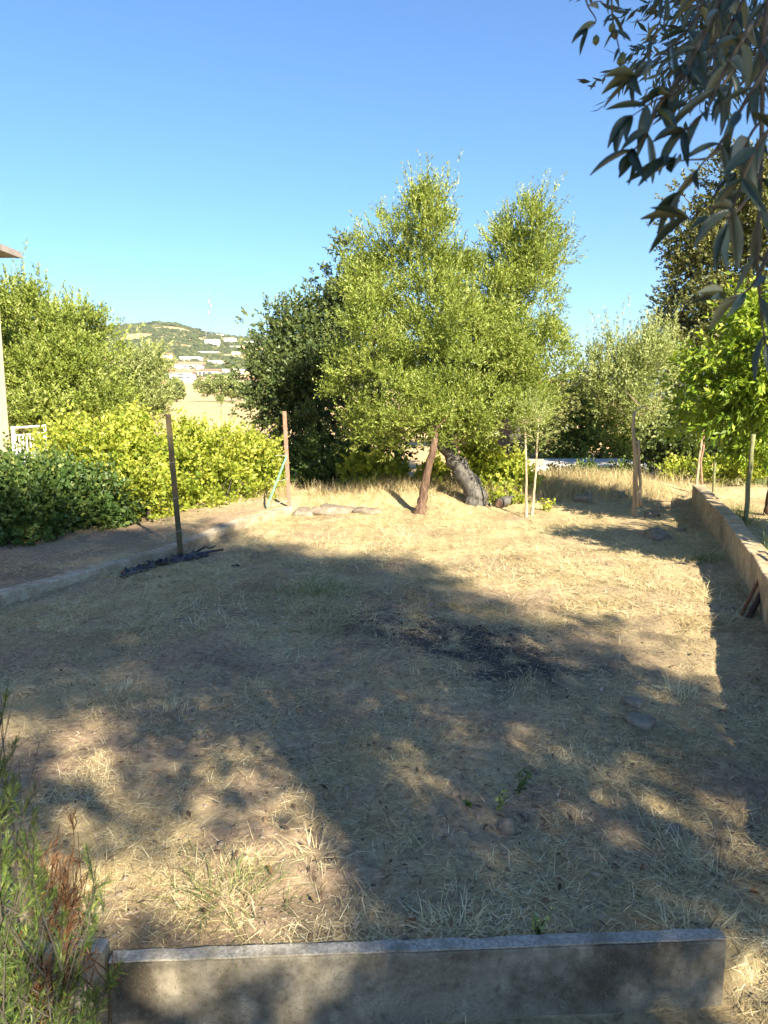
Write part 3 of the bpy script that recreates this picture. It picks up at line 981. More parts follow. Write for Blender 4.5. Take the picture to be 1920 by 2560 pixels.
ra, rb = P(32, 1070, 13.4), P(112, 1068, 14.6)
rb[2] = ra[2]
t = thing('railing', (ra[0], ra[1], 0), 'white metal balustrade between the cream house and the hedge', 'railing')
d = rb - ra
for zz, rr in ((0, .022), (-.14, .016), (-.85, .018)):
    MB().tube([(0, 0, ra[2] + zz), (d[0], d[1], ra[2] + zz)], rr, 6).build('rail', M['white'], t)
for k in range(9):
    q = d * (k + .5) / 9
    MB().tube([(q[0], q[1], ra[2] - .14), (q[0], q[1], ra[2] - .85)], .012, 5).build('baluster', M['white'], t)
for q in (0, 1):
    MB().box((d[0] * q, d[1] * q, ra[2] / 2 - .02), (.045, .045, ra[2] + .1)).build('post', M['white'], t)
sa, sb = P(84, 1098, 12.0), P(150, 1158, 11.0)
t = thing('stair_railing', (sa[0], sa[1], 0), 'white sloping stair rail with thin bars sunk into the hedge', 'railing')
d = sb - sa
MB().tube([(0, 0, sa[2]), (d[0], d[1], sb[2])], .02, 6).build('rail', M['white'], t)
MB().tube([(0, 0, sa[2] - .5), (d[0], d[1], sb[2] - .5)], .016, 6).build('rail', M['white'], t)
for k in range(8):
    q = d * (k + .3) / 8
    MB().tube([(q[0], q[1], sa[2] + q[2]), (q[0], q[1], sa[2] + q[2] - .55)], .011, 5).build('baluster', M['white'], t)

# low shed roof beyond the far bank
ca = P(1335, 1180, 19.0)
cb = P(1622, 1176, 17.0)
t = thing('low_shed', (float(cb[0]) - 1.6, 17.6, 0), 'low shed with flat pale cement roof and white end wall behind the bank', 'shed')
o = np.array([float(cb[0]) - 1.6, 17.6, 0])
L_ = cb[0] - ca[0] + .6
zt = P(1480, 1166, 17.5)[2]
MB().box((0.25, .5, zt / 2 - .25), (2.7, 1.9, zt + .3)).build('wall', M['white'], t)
MB().box((0.1, .5, zt + .0), (3.3, 2.4, .10)).build('roof', M['slab_roof'], t)
MB().box((-1.2, -.46, zt * .35), (.8, .06, .5)).build('door', M['stake'], t)

# pale pink-roofed shed glimpsed behind the trunks
q = P(1270, 1120, 24)
t = thing('garden_shed', (q[0], 24, 0), 'pinkish rendered outbuilding glimpsed between the tree trunks', 'shed')
MB().box((0, 1, .6), (3.4, 2, 2.2)).build('wall', M['brown_iron'], t)
mb = MB()
mb.v += [(-2, -.3, 1.7), (2, -.3, 1.7), (2, 2.3, 1.7), (-2, 2.3, 1.7), (-2, 1, 2.3), (2, 1, 2.3)]
mb.f += [[3, 2, 1, 0], [0, 1, 5, 4], [2, 3, 4, 5], [1, 2, 5], [3, 0, 4]]
mb.build('roof', M['tile'], t)
print('far done')

# ------------------------------------------------------------------ trees
rg = np.random.default_rng(31)
b0 = G(1050, 1254, 0.18)
b0[2] = gz(b0[0], b0[1]) - 0.03
make_tree('olive_tree', b0,
          [lobe(1045, 690, 11.6, 110, 160), lobe(1085, 530, 11.5, 55, 85), lobe(990, 600, 11.5, 50, 85), lobe(1285, 730, 11.9, 95, 130), lobe(1285, 600, 11.9, 62, 85), lobe(1355, 660, 12, 38, 55), lobe(1180, 730, 11.7, 70, 110),
           lobe(935, 860, 11.2, 100, 130), lobe(875, 940, 11.3, 50, 60), lobe(1110, 910, 10.9, 140, 140), lobe(1310, 890, 11.7, 100, 120), lobe(1000, 1020, 10.9, 130, 80),
           lobe(1210, 1030, 11.2, 130, 75), lobe(1110, 780, 11.0, 105, 115), lobe(1370, 800, 11.9, 35, 45), lobe(1215, 800, 11.5, 80, 90), lobe(930, 710, 11.5, 55, 90), lobe(1085, 1060, 10.9, 80, 45), lobe(880, 1050, 11.4, 50, 50), lobe(1290, 1020, 11.5, 70, 60)],
          'tall bushy olive tree with leaning reddish trunk at the far end of the plot', M['olive'], M['bark'],
          [b0, P(1062, 1210, b0[1]), P(1076, 1150, b0[1]), P(1088, 1095, b0[1])], 0.066, rg,
          nclump=390, crad=0.22, per=36, slen=0.19, nl=12, llen=0.056, lwid=0.0165, up=0.9, shell=0.55, twigs=170, shoots=(560, .34), bough=66)

# grey leaning trunk behind it, with its own crown merged above
b1 = G(1185, 1245, 0.15)
make_tree('holm_oak', b1, [lobe(1130, 990, 12.9, 120, 120), lobe(1230, 900, 13.2, 130, 130), lobe(1010, 930, 13.3, 110, 130)],
          'oak with thick grey trunk leaning behind the bushy olive tree', M['oak'], M['grey_bark'],
          [P(1195, 1290, b1[1]), P(1188, 1235, b1[1]), P(1165, 1195, b1[1] + .1), P(1135, 1150, b1[1] + .2), P(1108, 1100, b1[1] + .3), P(1090, 1040, b1[1] + .4)], 0.17, rg,
          nclump=110, crad=0.3, per=20, slen=0.2, nl=10, llen=0.07, lwid=0.04, up=0.2, twigs=30)

# dark oak left of the olive
b2 = P(800, 1235, 15.5)
b2[2] = 0.0
make_tree('dark_oak', b2,
          [lobe(860, 720, 15.8, 55, 65), lobe(810, 775, 15.8, 62, 62), lobe(728, 850, 15.5, 42, 38), lobe(785, 890, 15.2, 95, 80), lobe(710, 960, 15.0, 65, 90), lobe(800, 1010, 14.8, 140, 130),
           lobe(735, 1090, 14.4, 85, 100), lobe(880, 1120, 14.6, 110, 100), lobe(680, 890, 15.2, 35, 40), lobe(900, 850, 15.8, 90, 130)],
          'large dark green oak standing left of the bushy olive tree', M['oak'], M['grey_bark'],
          [b2, P(800, 1170, 15.5), P(795, 1080, 15.5)], 0.2, rg, nclump=330, crad=0.36, per=20, slen=0.2, nl=11, llen=0.075, lwid=0.044, up=0.1, shell=0.6, twigs=90, bough=48)
b2 = P(985, 1235, 16.5); b2[2] = 0
make_tree('slender_oak', P(1288, 1180, 15.5) * np.array([1, 1, 0]), [lobe(1290, 1000, 15.5, 70, 80), lobe(1240, 920, 15.8, 90, 90), lobe(1350, 1020, 15.6, 55, 70)],
          'oak with short dark forked trunk seen between the olive and the staked saplings', M['oak_gold'], M['grey_bark'],
          [P(1288, 1185, 15.5), P(1286, 1130, 15.5), P(1290, 1085, 15.5)], 0.19, rg, nclump=90, crad=0.32, per=18, slen=0.2, nl=10, llen=0.075, lwid=0.042, twigs=30)

# olives on the left
b3 = np.array([P(120, 1000, 17)[0], 17, 0.1])
make_tree('olive_tree', b3, [lobe(10, 800, 16.6, 50, 60), lobe(50, 850, 16.5, 65, 70), lobe(120, 850, 16.5, 70, 60), lobe(180, 865, 16.5, 65, 70), lobe(110, 950, 16, 110, 90), lobe(210, 945, 16.2, 70, 70), lobe(30, 950, 16, 70, 90),
                             lobe(150, 1020, 15.6, 130, 60), lobe(240, 1010, 15.8, 80, 50)],
          'wide rounded olive tree filling the space beside the cream house', M['olive'], M['bark'], [b3, b3 + np.array([.1, 0, .8]), b3 + np.array([.2, 0, 1.5])], 0.16, rg,
          nclump=300, crad=0.38, per=26, slen=0.24, nl=11, llen=0.085, lwid=0.03, up=0.7, shell=0.55, twigs=80, shoots=(420, .34), bough=50)
b4 = np.array([P(345, 1060, 18.5)[0], 18.5, 0.1])
make_tree('olive_tree', b4, [lobe(335, 965, 18.5, 55, 50), lobe(365, 915, 18.5, 28, 32), lobe(300, 980, 18.3, 50, 50), lobe(385, 985, 18.5, 30, 45), lobe(350, 1015, 18.2, 55, 35)],
          'smaller pale olive tree in front of the hillside houses', M['olive_pale'], M['bark'], [b4, b4 + np.array([0, 0, .6]), b4 + np.array([.1, 0, 1.2])], 0.1, rg,
          nclump=110, crad=0.34, per=22, slen=0.24, nl=11, llen=0.085, lwid=0.03, up=0.8, shell=0.5, twigs=40, shoots=(160, .34))

# small olive with double thin stems on the right
b5 = G(1590, 1238, 0.3)
b5[2] = gz(b5[0], b5[1])
make_tree('young_olive', b5, [lobe(1580, 970, 12.6, 95, 80), lobe(1505, 945, 12.7, 55, 70), lobe(1635, 920, 12.6, 60, 70), lobe(1570, 900, 12.7, 60, 60), lobe(1595, 1035, 12.4, 90, 42), lobe(1490, 1000, 12.7, 45, 45)],
          'young silvery olive with thin straight stem tied to stakes on the bank', M['olive_pale'], M['stake'],
          [b5, P(1588, 1150, b5[1]), P(1583, 1070, b5[1]), P(1585, 1030, b5[1])], 0.03, rg, nclump=140, crad=0.22, per=14, slen=0.22, nl=11, llen=0.06, lwid=0.018, up=0.7, shell=0.35, twigs=60, shoots=(260, .45))
for k, (pa, pb, lb) in enumerate((((1597, 1246), (1583, 1075), 'left of the two pale stakes supporting the young silvery olive'), ((1604, 1242), (1596, 1100), 'right of the two pale stakes supporting the young silvery olive'))):
    pole('support_stake', pa[0], pa[1], pb[0], pb[1], 0.2, 0.02, M['stake'], ('taller pale stake tied to the young silvery olive', 'shorter pale stake tied to the young silvery olive')[k], 'stake', Yb=b5[1] - .12)

# sapling pair
for k, (pa, pb, lb) in enumerate((((1316, 1268), (1313, 1085), 'upright bare thin sapling next to the oak with the forked trunk'), ((1330, 1264), (1345, 1080), 'slanting bare thin sapling next to the oak with the forked trunk'))):
    bq = G(pa[0], pa[1], 0.15)
    bq[2] = gz(bq[0], bq[1]) - .02
    tq = P(pb[0], pb[1], bq[1])
    make_tree('sapling', bq, [(tq + np.array([0, 0, .15]), np.array([.28, .28, .35])), (tq + np.array([.15, 0, -.1]), np.array([.2, .2, .2]))], lb, M['olive_pale'], M['stake'],
              [bq, (bq + tq) / 2 + np.array([.01, 0, 0]), tq], 0.017, rg, nclump=16, crad=0.12, per=6, slen=0.2, nl=9, llen=0.05, lwid=0.012, up=.6, twigs=14)

# tall trees on the right
b6 = np.array([P(1890, 1100, 17)[0], 17, 0.1])
make_tree('tall_oak', b6, [lobe(1850, 470, 16.5, 90, 90), lobe(1760, 560, 16.5, 70, 60), lobe(1870, 640, 16.2, 120, 110), lobe(1700, 610, 16.7, 55, 35), lobe(1790, 720, 16.3, 110, 90), lobe(1690, 740, 16.7, 50, 40),
                           lobe(1900, 800, 16, 120, 110), lobe(1780, 850, 16, 110, 100), lobe(1920, 500, 16.5, 100, 150), lobe(1830, 960, 15.8, 120, 90), lobe(1720, 900, 16, 60, 80)],
          'tall golden-green oak rising behind the vine on the right boundary', M['oak_gold'], M['grey_bark'], [b6, b6 + np.array([0, 0, 1.4]), b6 + np.array([-.1, 0, 2.6])], 0.25, rg,
          nclump=420, crad=0.38, per=19, slen=0.2, nl=11, llen=0.075, lwid=0.042, up=0.15, shell=0.55, twigs=110, bough=60)
b7 = np.array([P(1690, 1190, 14.6)[0], 14.6, 0.05])
make_tree('dark_shrub', b7, [lobe(1690, 1120, 14.5, 80, 80), lobe(1760, 1090, 14.8, 80, 90), lobe(1640, 1080, 14.9, 50, 60), lobe(1720, 1040, 14.9, 90, 60), lobe(1840, 1110, 14.8, 80, 80), lobe(1900, 1100, 14.6, 60, 80)],
          'dense dark shrub in the shade at the end of the boundary wall', M['oak'], M['bark'], [b7, b7 + np.array([0, 0, .3]), b7 + np.array([0, 0, .5])], 0.08, rg,
          nclump=190, crad=0.3, per=18, slen=0.16, nl=10, llen=0.07, lwid=0.045, up=0.1, cat='shrub', twigs=40)
b8 = np.array([P(1400, 1150, 22)[0], 22, 0.1])
make_tree('leafy_tree', b8, [lobe(1450, 1040, 21, 90, 90), lobe(1380, 1080, 21, 70, 70), lobe(1520, 1080, 21, 80, 70), lobe(1450, 980, 21.5, 60, 60), lobe(1600, 1090, 21, 90, 60)],
          'green leafy tree directly behind the low shed with the flat roof', M['olive'], M['grey_bark'], [b8, b8 + np.array([0, 0, .5]), b8 + np.array([0, 0, 1])], 0.2, rg,
          nclump=150, crad=0.44, per=18, slen=0.26, nl=10, llen=0.1, lwid=0.06, up=0.1, twigs=30)

# the vine-like leafy tree on the right, long bright leaves
b9 = np.array([4.9, 9.3, 0.15])
make_tree('peach_tree', b9, [lobe(1900, 830, 8.9, 90, 90), lobe(1850, 930, 9.0, 95, 80), lobe(1900, 1000, 8.8, 110, 80), lobe(1800, 1000, 9.3, 80, 50), lobe(1730, 1010, 9.8, 70, 32), lobe(1780, 1060, 9.6, 70, 40), lobe(1880, 1080, 9.0, 70, 35),
                             lobe(1990, 900, 8.9, 120, 160), lobe(1845, 1080, 9.1, 30, 55)],
          'leafy tree with long bright green leaves hanging over the boundary wall poles', M['peach'], M['bark'], [b9, b9 + np.array([.05, .1, .7]), b9 + np.array([0, .1, 1.2])], 0.05, rg,
          nclump=170, crad=0.22, per=13, slen=0.22, nl=9, llen=0.095, lwid=0.034, up=-0.1, shell=0.4, droop=0.35, twigs=70)
print('trees done')

# ------------------------------------------------------------------ hedge on the left and low vines
rg = np.random.default_rng(41)


def hedge(name, lobes, label, mat, n, rg, llen=0.06, lwid=0.045, crad=.2, stems=60, cat='hedge', per=12, zb=0.1, bark='twig', up=.4, slen=.16, stem_h=.7):
    lc = np.array([l[0] for l in lobes])
    base = np.array([lc[:, 0].mean(), lc[:, 1].mean(), zb])
    t = thing(name, tuple(base), label, cat)
    v, f, ti, cl = foliage(lobes, n, crad, per, slen, 8, llen, lwid, rg, up, .5)
    ns = n
    w_ = np.exp((cl[:, 2] - cl[:, 2].mean()) / cl[:, 2].std())
    ci = rg.choice(len(cl), ns, p=w_ / w_.sum())
    d = unit(np.array([0, 0, 1.0]) + rg.normal(size=(ns, 3)) * .45)
    sv, sf = sprigs(cl[ci], d, rg.uniform(.2, .5, ns) * (crad / .2), 12, llen * .85, lwid * .85, rg, .9)
    f = np.concatenate([f, sf + len(v)])
    v = np.concatenate([v, sv])
    ti = np.concatenate([ti, np.clip(rg.normal(.6, .22, len(sf)), 0, 1)])
    low = v[:, 2] < 0.02
    v[low, 2] = 0.02 + rg.uniform(0, .08, low.sum())
    mb = MB()
    for k in range(stems):
        c = cl[rg.integers(len(cl))] - base
        g = np.array([c[0] + rg.normal(0, .15), c[1] + rg.normal(0, .15), -.08])
        mb.tube(branch_path(g, c, 4, rg, .08), [.010, .009, .007, .005, .003], 4, cap=False)
    tag(mb.build('stems', M[bark], t), kind='stuff')
    link('foliage', np_mesh('foliage', v - base, f, mat, tint=ti), t)
    return t


hedge('bramble_hedge', [lobe(-60, 1292, 8.1, 104, 88, .5), lobe(60, 1272, 8.3, 104, 80, .5), lobe(170, 1257, 8.9, 85, 76, .5), lobe(90, 1212, 8.9, 95, 48, .5), lobe(250, 1262, 9.3, 76, 64, .45), lobe(-60, 1202, 8.6, 76, 48, .5), lobe(20, 1352, 7.9, 85, 36, .25)],
      'dark green bramble hedge with serrated leaves in front of the white stair rail', M['bramble'], 300, rg, stems=120)
hedge('vine_hedge', [lobe(200, 1142, 10.2, 85, 60, .6), lobe(290, 1152, 10.2, 95, 68, .6), lobe(330, 1242, 9.8, 85, 72, .5), lobe(250, 1212, 10, 85, 64, .5), lobe(400, 1212, 10.5, 76, 88, .6), lobe(340, 1092, 10.8, 57, 32, .5), lobe(160, 1172, 10.2, 57, 40, .5)],
      'yellow-green vine hedge left of the dark green iron post', M['vine'], 320, rg, stems=130)
hedge('vine_hedge', [lobe(470, 1162, 11.3, 76, 76, .6), lobe(560, 1162, 11.6, 85, 72, .6), lobe(640, 1162, 12.2, 66, 68, .6), lobe(480, 1252, 11, 76, 56, .5), lobe(590, 1242, 11.6, 76, 48, .5), lobe(660, 1222, 12.4, 57, 56, .5), lobe(460, 1102, 11.6, 38, 32, .4)],
      'yellow-green vine hedge between the two iron posts', M['vine'], 320, rg, stems=110)
hedge('low_shrub', [lobe(800, 1180, 13.4, 90, 70, .5), lobe(700, 1190, 13.6, 60, 80, .5), lobe(880, 1170, 13.2, 60, 70, .4), lobe(930, 1110, 13.4, 80, 60, .4)],
      'dark low shrub growing under the large oak', M['bramble'], 130, rg, stems=40, cat='shrub', crad=.22)
hedge('leafy_shrub', [lobe(930, 1200, 12.6, 60, 50, .35), lobe(985, 1215, 12.5, 40, 40, .3), lobe(1085, 1215, 12.6, 30, 50, .25)],
      'small bright green leafy shrub left of the leaning olive trunk', M['vine'], 70, rg, stems=30, cat='shrub', llen=.08, lwid=.065, crad=.17)
hedge('leafy_shrub', [lobe(1230, 1180, 12.3, 70, 50, .35), lobe(1280, 1215, 12.1, 55, 40, .3), lobe(1200, 1150, 12.4, 40, 40, .3), lobe(1275, 1250, 11.4, 35, 25, .2)],
      'bright yellow-green creeper beside the thick grey trunk', M['vine'], 100, rg, stems=30, cat='shrub', llen=.07, lwid=.055, crad=.16)
hedge('leafy_shrub', [lobe(1490, 1195, 15, 75, 22, .4), lobe(1550, 1200, 14.5, 40, 20, .3), lobe(1400, 1215, 14, 60, 25, .3)],
      'dark low weeds in front of the flat-roofed shed', M['bramble'], 60, rg, stems=20, cat='shrub', crad=.16)
hedge('leafy_shrub', [lobe(1690, 1190, 13.6, 25, 45, .2), lobe(1845, 1170, 13, 50, 25, .3), lobe(1900, 1180, 12.6, 40, 25, .3), lobe(1790, 1190, 13.2, 40, 25, .3)],
      'thin yellowish weeds beyond the boundary wall', M['vine'], 60, rg, stems=25, cat='shrub', crad=.14)
print('hedges done')

# ------------------------------------------------------------------ shade trees behind the camera; one hangs into view
rg = np.random.default_rng(51)
bs = np.array([2.3, -1.6, -0.2])
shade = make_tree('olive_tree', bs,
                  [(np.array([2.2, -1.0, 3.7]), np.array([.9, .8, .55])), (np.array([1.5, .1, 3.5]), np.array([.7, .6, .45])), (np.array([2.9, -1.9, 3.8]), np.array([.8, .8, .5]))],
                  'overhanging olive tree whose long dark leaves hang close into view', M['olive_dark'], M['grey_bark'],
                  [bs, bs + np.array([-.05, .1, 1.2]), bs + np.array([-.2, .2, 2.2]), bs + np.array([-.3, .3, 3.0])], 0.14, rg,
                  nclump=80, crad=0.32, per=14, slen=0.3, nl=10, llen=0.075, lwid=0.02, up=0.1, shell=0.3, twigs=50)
# two taller trees well behind the viewer shade the near half of the plot
SH = np.array([math.sin(SUN_AZ), -math.cos(SUN_AZ)]) / math.tan(SUN_EL)


def lifted(lobes, z0, z1):
    '''move crown lobes up along the sun's direction, so that they shade the same ground from farther off'''
    out = []
    for c, r in lobes:
        k = z1 - z0
        out.append((np.array([c[0] + SH[0] * k, c[1] + SH[1] * k, c[2] + k]), np.asarray(r)))
    return out


LA = lifted([(np.array([2.2, -1.2, 5.6]), np.array([1.9, 1.8, 1.1])), (np.array([.4, -1.0, 5.4]), np.array([1.5, 1.6, 1.0])), (np.array([3.8, -2.6, 5.6]), np.array([1.6, 1.5, 1.1])),
             (np.array([1.2, .6, 5.2]), np.array([1.5, 1.1, .8])), (np.array([1.6, -3.0, 6.0]), np.array([1.8, 1.3, 1.0])), (np.array([3.2, -.4, 5.0]), np.array([1.0, .8, .8]))], 5.5, 10.0)
ba = np.array([LA[0][0][0], LA[0][0][1] - .4, -0.2])
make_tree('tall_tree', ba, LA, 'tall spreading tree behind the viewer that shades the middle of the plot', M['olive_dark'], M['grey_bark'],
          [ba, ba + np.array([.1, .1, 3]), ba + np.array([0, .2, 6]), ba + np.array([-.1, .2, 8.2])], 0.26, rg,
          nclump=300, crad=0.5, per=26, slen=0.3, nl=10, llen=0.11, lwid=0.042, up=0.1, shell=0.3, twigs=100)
LB = lifted([(np.array([4.6, -6.2, 5.6]), np.array([1.8, 1.5, 1.2])), (np.array([6.6, -5.4, 5.4]), np.array([1.5, 1.4, 1.1])), (np.array([2.0, -4.4, 5.9]), np.array([1.1, .9, .8])), (np.array([5.4, -4.2, 5.8]), np.array([1.4, 1.2, .9])), (np.array([4.6, -8.2, 5.6]), np.array([2.0, 1.5, 1.2]))], 5.5, 4.9)
bt = np.array([LB[0][0][0], LB[0][0][1], -0.2])
make_tree('tall_tree', bt, LB, 'airy tall tree behind the viewer that dapples the near ground', M['olive_dark'], M['grey_bark'],
          [bt, bt + np.array([0, .1, 1.4]), bt + np.array([.1, .1, 2.6]), bt + np.array([.1, .1, 3.8])], 0.18, rg,
          nclump=400, crad=0.19, per=18, slen=0.16, nl=10, llen=0.08, lwid=0.036, up=0.1, shell=0.3, twigs=60)
bu = np.array([5.0, 5.4, 0.1])
make_tree('lemon_tree', bu, [(np.array([4.7, 5.3, 2.2]), np.array([.75, .6, .5])), (np.array([5.6, 5.6, 2.1]), np.array([.8, .7, .5])), (np.array([4.5, 3.7, 1.6]), np.array([.3, .3, .25]))],
          'small round tree beyond the boundary wall that shades the far corner', M['peach'], M['bark'], [bu, bu + np.array([0, 0, .7]), bu + np.array([0, 0, 1.4])], 0.06, rg,
          nclump=130, crad=0.24, per=18, slen=0.2, nl=9, llen=0.09, lwid=0.05, up=0.1, shell=.3, twigs=40)


# hanging sprays: every leaf an object of its own
def leaf_mesh(name, bend, fold, tint):
    vs, fs = [], []
    n = 7
    for i in range(n + 1):
        u = i / n
        w = 0.5 * (math.sin(math.pi * (0.04 + 0.93 * u ** 0.85)) ** 0.9) + .01
        zc = -bend * u * u
        for j in (-1, 0, 1):
            vs.append((j * w * 0.215, u, zc + abs(j) * fold * w))
    for i in range(n):
        for j in (0, 1):
            a = i * 3 + j
            fs.append((a, a + 1, a + 4, a + 3))
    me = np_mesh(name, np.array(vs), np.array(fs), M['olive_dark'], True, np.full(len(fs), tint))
    return me


LEAVES = [leaf_mesh('leaf', b_, f_, t_) for b_, f_, t_ in ((.06, .2, .2), (.12, .3, .4), (-.06, .2, .5), (.1, .35, .3), (.05, .4, .9), (.16, .2, .45))]
nleaf = [0]


def place_leaf(parent, p, d, L, roll, root):
    d = Vector(d).normalized()
    up = Vector((0, 0, 1))
    sx = d.cross(up)
    sx = sx.normalized() if sx.length > 1e-3 else Vector((1, 0, 0))
    zz = sx.cross(d)
    Mx = Matrix((sx, d, zz)).transposed()
    Mx = (Matrix.Rotation(roll, 3, d) @ Mx).to_4x4()
    o = bpy.data.objects.new('leaf', LEAVES[random.choice((0, 0, 1, 1, 2, 3, 3, 4, 5))])
    COL.objects.link(o)
    o.parent = parent
    w = L * random.uniform(.8, 1.15)
    o.matrix_local = Matrix.Translation(Vector(p) - Vector(root)) @ Mx @ Matrix.Diagonal((w, L, L, 1))
    nleaf[0] += 1


def spray(pts, r0, L, gap, root=bs, parent=shade, ends=3, fruit=0, down=0.5):
    """pts: list of (px, py, Y). leaves in opposite pairs along the twig"""
    w = [Vector(P(*p)) for p in pts]
    # smooth
    path = []
    for i in range(len(w) - 1):
        a, b = w[i], w[i + 1]
        p0 = w[i - 1] if i else a - (b - a)
        p3 = w[i + 2] if i + 2 < len(w) else b + (b - a)
        for k in range(5):
            t = k / 5
            path.append(0.5 * ((2 * a) + (b - p0) * t + (2 * p0 - 5 * a + 4 * b - p3) * t * t + (3 * a - p0 - 3 * b + p3) * t ** 3))
    path.append(w[-1])
    mb = MB()
    n = len(path)
    mb.tube([tuple(p - Vector(root)) for p in path], [r0 * (1 - .75 * i / n) for i in range(n)], 6)
    br = mb.build('branch', M['twig'], parent, smooth_=True)
    acc, roll = 0, random.uniform(0, 6)
    for i in range(1, n):
        seg = path[i] - path[i - 1]
        acc += seg.length
        if acc > gap:
            acc = 0
            d = seg.normalized()
            pr = d.orthogonal().normalized()
            pr = Quaternion(d, roll) @ pr
            roll += 1.57 + random.uniform(-.4, .4)
            for s in (-1, 1):
                if random.random() < .12:
                    continue
                ld = (d * random.uniform(.5, 1.1) + pr * s * random.uniform(.6, 1) + Vector((0, 0, -down * random.uniform(.2, 1.2)))).normalized()
                place_leaf(br, path[i], ld, L * random.uniform(.7, 1.2), random.uniform(-1.2, 1.2), root)
    d = (path[-1] - path[-2]).normalized()
    for k in range(ends):
        ld = (d + Vector((random.uniform(-.6, .6), random.uniform(-.5, .5), random.uniform(-.5, .3)))).normalized()
        place_leaf(br, path[-1], ld, L * random.uniform(.75, 1.1), random.uniform(-1, 1), root)
    for k in range(fruit):
        p = path[random.randrange(n // 2, n)] + Vector((random.uniform(-.02, .02), random.uniform(-.01, .01), -random.uniform(.01, .025)))
        v = ico_v * np.array([.0065, .0065, .009]) * 1.0
        mbf = MB()
        mbf.v = [tuple(q) for q in v] + [(0, 0, -.009)]
        mbf.f = [list(q) for q in ico_f] + [[11, 7, 6], [11, 8, 7], [11, 9, 8], [11, 10, 9], [11, 6, 10]]
        f = mbf.build('olive_fruit', M['fruit'], br, smooth_=True)
        f.location = p - Vector(root)


random.seed(13)
L0 = 0.060
# thin sprig at the top with fruit
spray([(1500, -190, 1.35), (1525, -40, 1.33), (1532, 50, 1.32), (1545, 110, 1.3), (1555, 160, 1.3)], .0022, .040, .030, ends=2, fruit=5)
spray([(1455, -120, 1.35), (1465, 0, 1.34), (1490, 50, 1.33), (1470, 75, 1.32)], .0018, .045, .034, ends=3, fruit=1)
# main spray reaching left
spray([(1860, -150, 1.2), (1780, 40, 1.12), (1715, 170, 1.08), (1650, 260, 1.05), (1610, 345, 1.03), (1585, 375, 1.02)], .0042, L0, .034, ends=4, down=.35)
spray([(1790, -80, 1.25), (1730, 60, 1.2), (1660, 130, 1.17), (1590, 190, 1.15)], .003, L0, .034, ends=3, down=.3)
spray([(1740, 120, 1.1), (1700, 220, 1.06), (1640, 250, 1.05), (1580, 290, 1.04)], .0025, L0, .032, ends=3, down=.2)
spray([(1880, 60, 1.05), (1810, 180, 1.0), (1770, 270, 1.0), (1710, 330, .98)], .003, L0, .030, ends=4, down=.5)
spray([(1920, 160, 1.0), (1860, 260, .98), (1800, 360, .98), (1755, 410, .98), (1705, 480, .98)], .003, L0, .034, ends=3, down=.4)
spray([(1800, 370, .98), (1770, 395, .98), (1720, 400, .98), (1680, 405, .97)], .002, L0 * 1.1, .05, ends=2, down=.2)
# the long hanging stem at the frame edge
spray([(1960, -200, 1.15), (1912, 60, 1.1), (1905, 300, 1.08), (1900, 480, 1.06), (1893, 640, 1.05), (1905, 800, 1.05), (1915, 860, 1.05)], .0042, L0, .05, ends=2)
spray([(1905, 420, 1.0), (1850, 520, .97), (1790, 545, .95), (1720, 545, .95)], .0028, L0, .036, ends=3, down=.3)
spray([(1925, 620, 1.0), (1890, 700, .98), (1850, 740, .97), (1810, 745, .96)], .0026, L0, .034, ends=3, down=.3)
spray([(1960, 300, .95), (1900, 350, .93), (1850, 470, .92), (1820, 560, .92)], .003, L0, .03, ends=3)
# denser twigs up in the corner, a little farther off
for k in range(9):
    x0, y0 = random.uniform(1680, 1980), random.uniform(-220, -60)
    Yk = random.uniform(1.25, 2.1)
    x1, y1 = x0 - random.uniform(10, 120), y0 + random.uniform(150, 380)
    spray([(x0, y0, Yk), ((x0 + x1) / 2 + random.uniform(-20, 20), (y0 + y1) / 2, Yk), (x1, y1, Yk - .03)], .0028, .055, .04, ends=2, down=.5)
print('leaves', nleaf[0])
for (px_, py_, Yk, pts_) in ((1900, 40, 1.2, ((1860, 120), (1820, 230))), (1880, -60, 1.15, ((1830, 60), (1760, 150))), (1930, 280, 1.05, ((1880, 330), (1840, 430))),
                              (1850, 150, 1.1, ((1790, 230), (1720, 260)))):
    spray([(px_, py_, Yk)] + [(a_, b_, Yk - .03) for a_, b_ in pts_], .0028, L0, .026, ends=3, down=.45)
print('leaves', nleaf[0])
# finer, farther foliage of the same crown in the corner
lb = [lobe(1830, -60, 2.3, 150, 110, .5), lobe(1900, 40, 2.2, 90, 120, .4)]
v, f, ti, cl_ = foliage(lb, 30, .10, 8, .16, 10, .05, .011, rg, -.3, .3, .8)
tag(link('corner_foliage', np_mesh('corner_foliage', v - bs, f, M['olive_dark'], tint=ti), shade), kind='stuff')
# bough that carries the sprays
mb = MB()
bough = [Vector(bs) + Vector((-.2, .2, 2.2)), Vector((1.9, -.6, 3.0)), Vector((1.35, .5, 3.1)), Vector(P(1960, -260, 1.5)), Vector(P(1780, -200, 1.4)), Vector(P(1480, -200, 1.36))]
mb.tube([tuple(p - Vector(bs)) for p in bough], [.05, .035, .02, .011, .008, .004], 8)
mb.build('bough', M['grey_bark'], shade, smooth_=True)
for q in ((1860, -150, 1.2), (1960, -200, 1.15)):
    MB().tube([tuple(bough[3] - Vector(bs)), tuple(Vector(P(*q)) - Vector(bs))], [.009, .0045], 6).build('twig', M['twig'], shade)

# ------------------------------------------------------------------ feathery shrub at the near left
rg = np.random.default_rng(61)
base = np.array([-0.90, 1.36, LOWER])
t = thing('feathery_shrub', tuple(base), 'feathery fine-leaved green shrub with one brown dead part at the edging slabs', 'shrub')


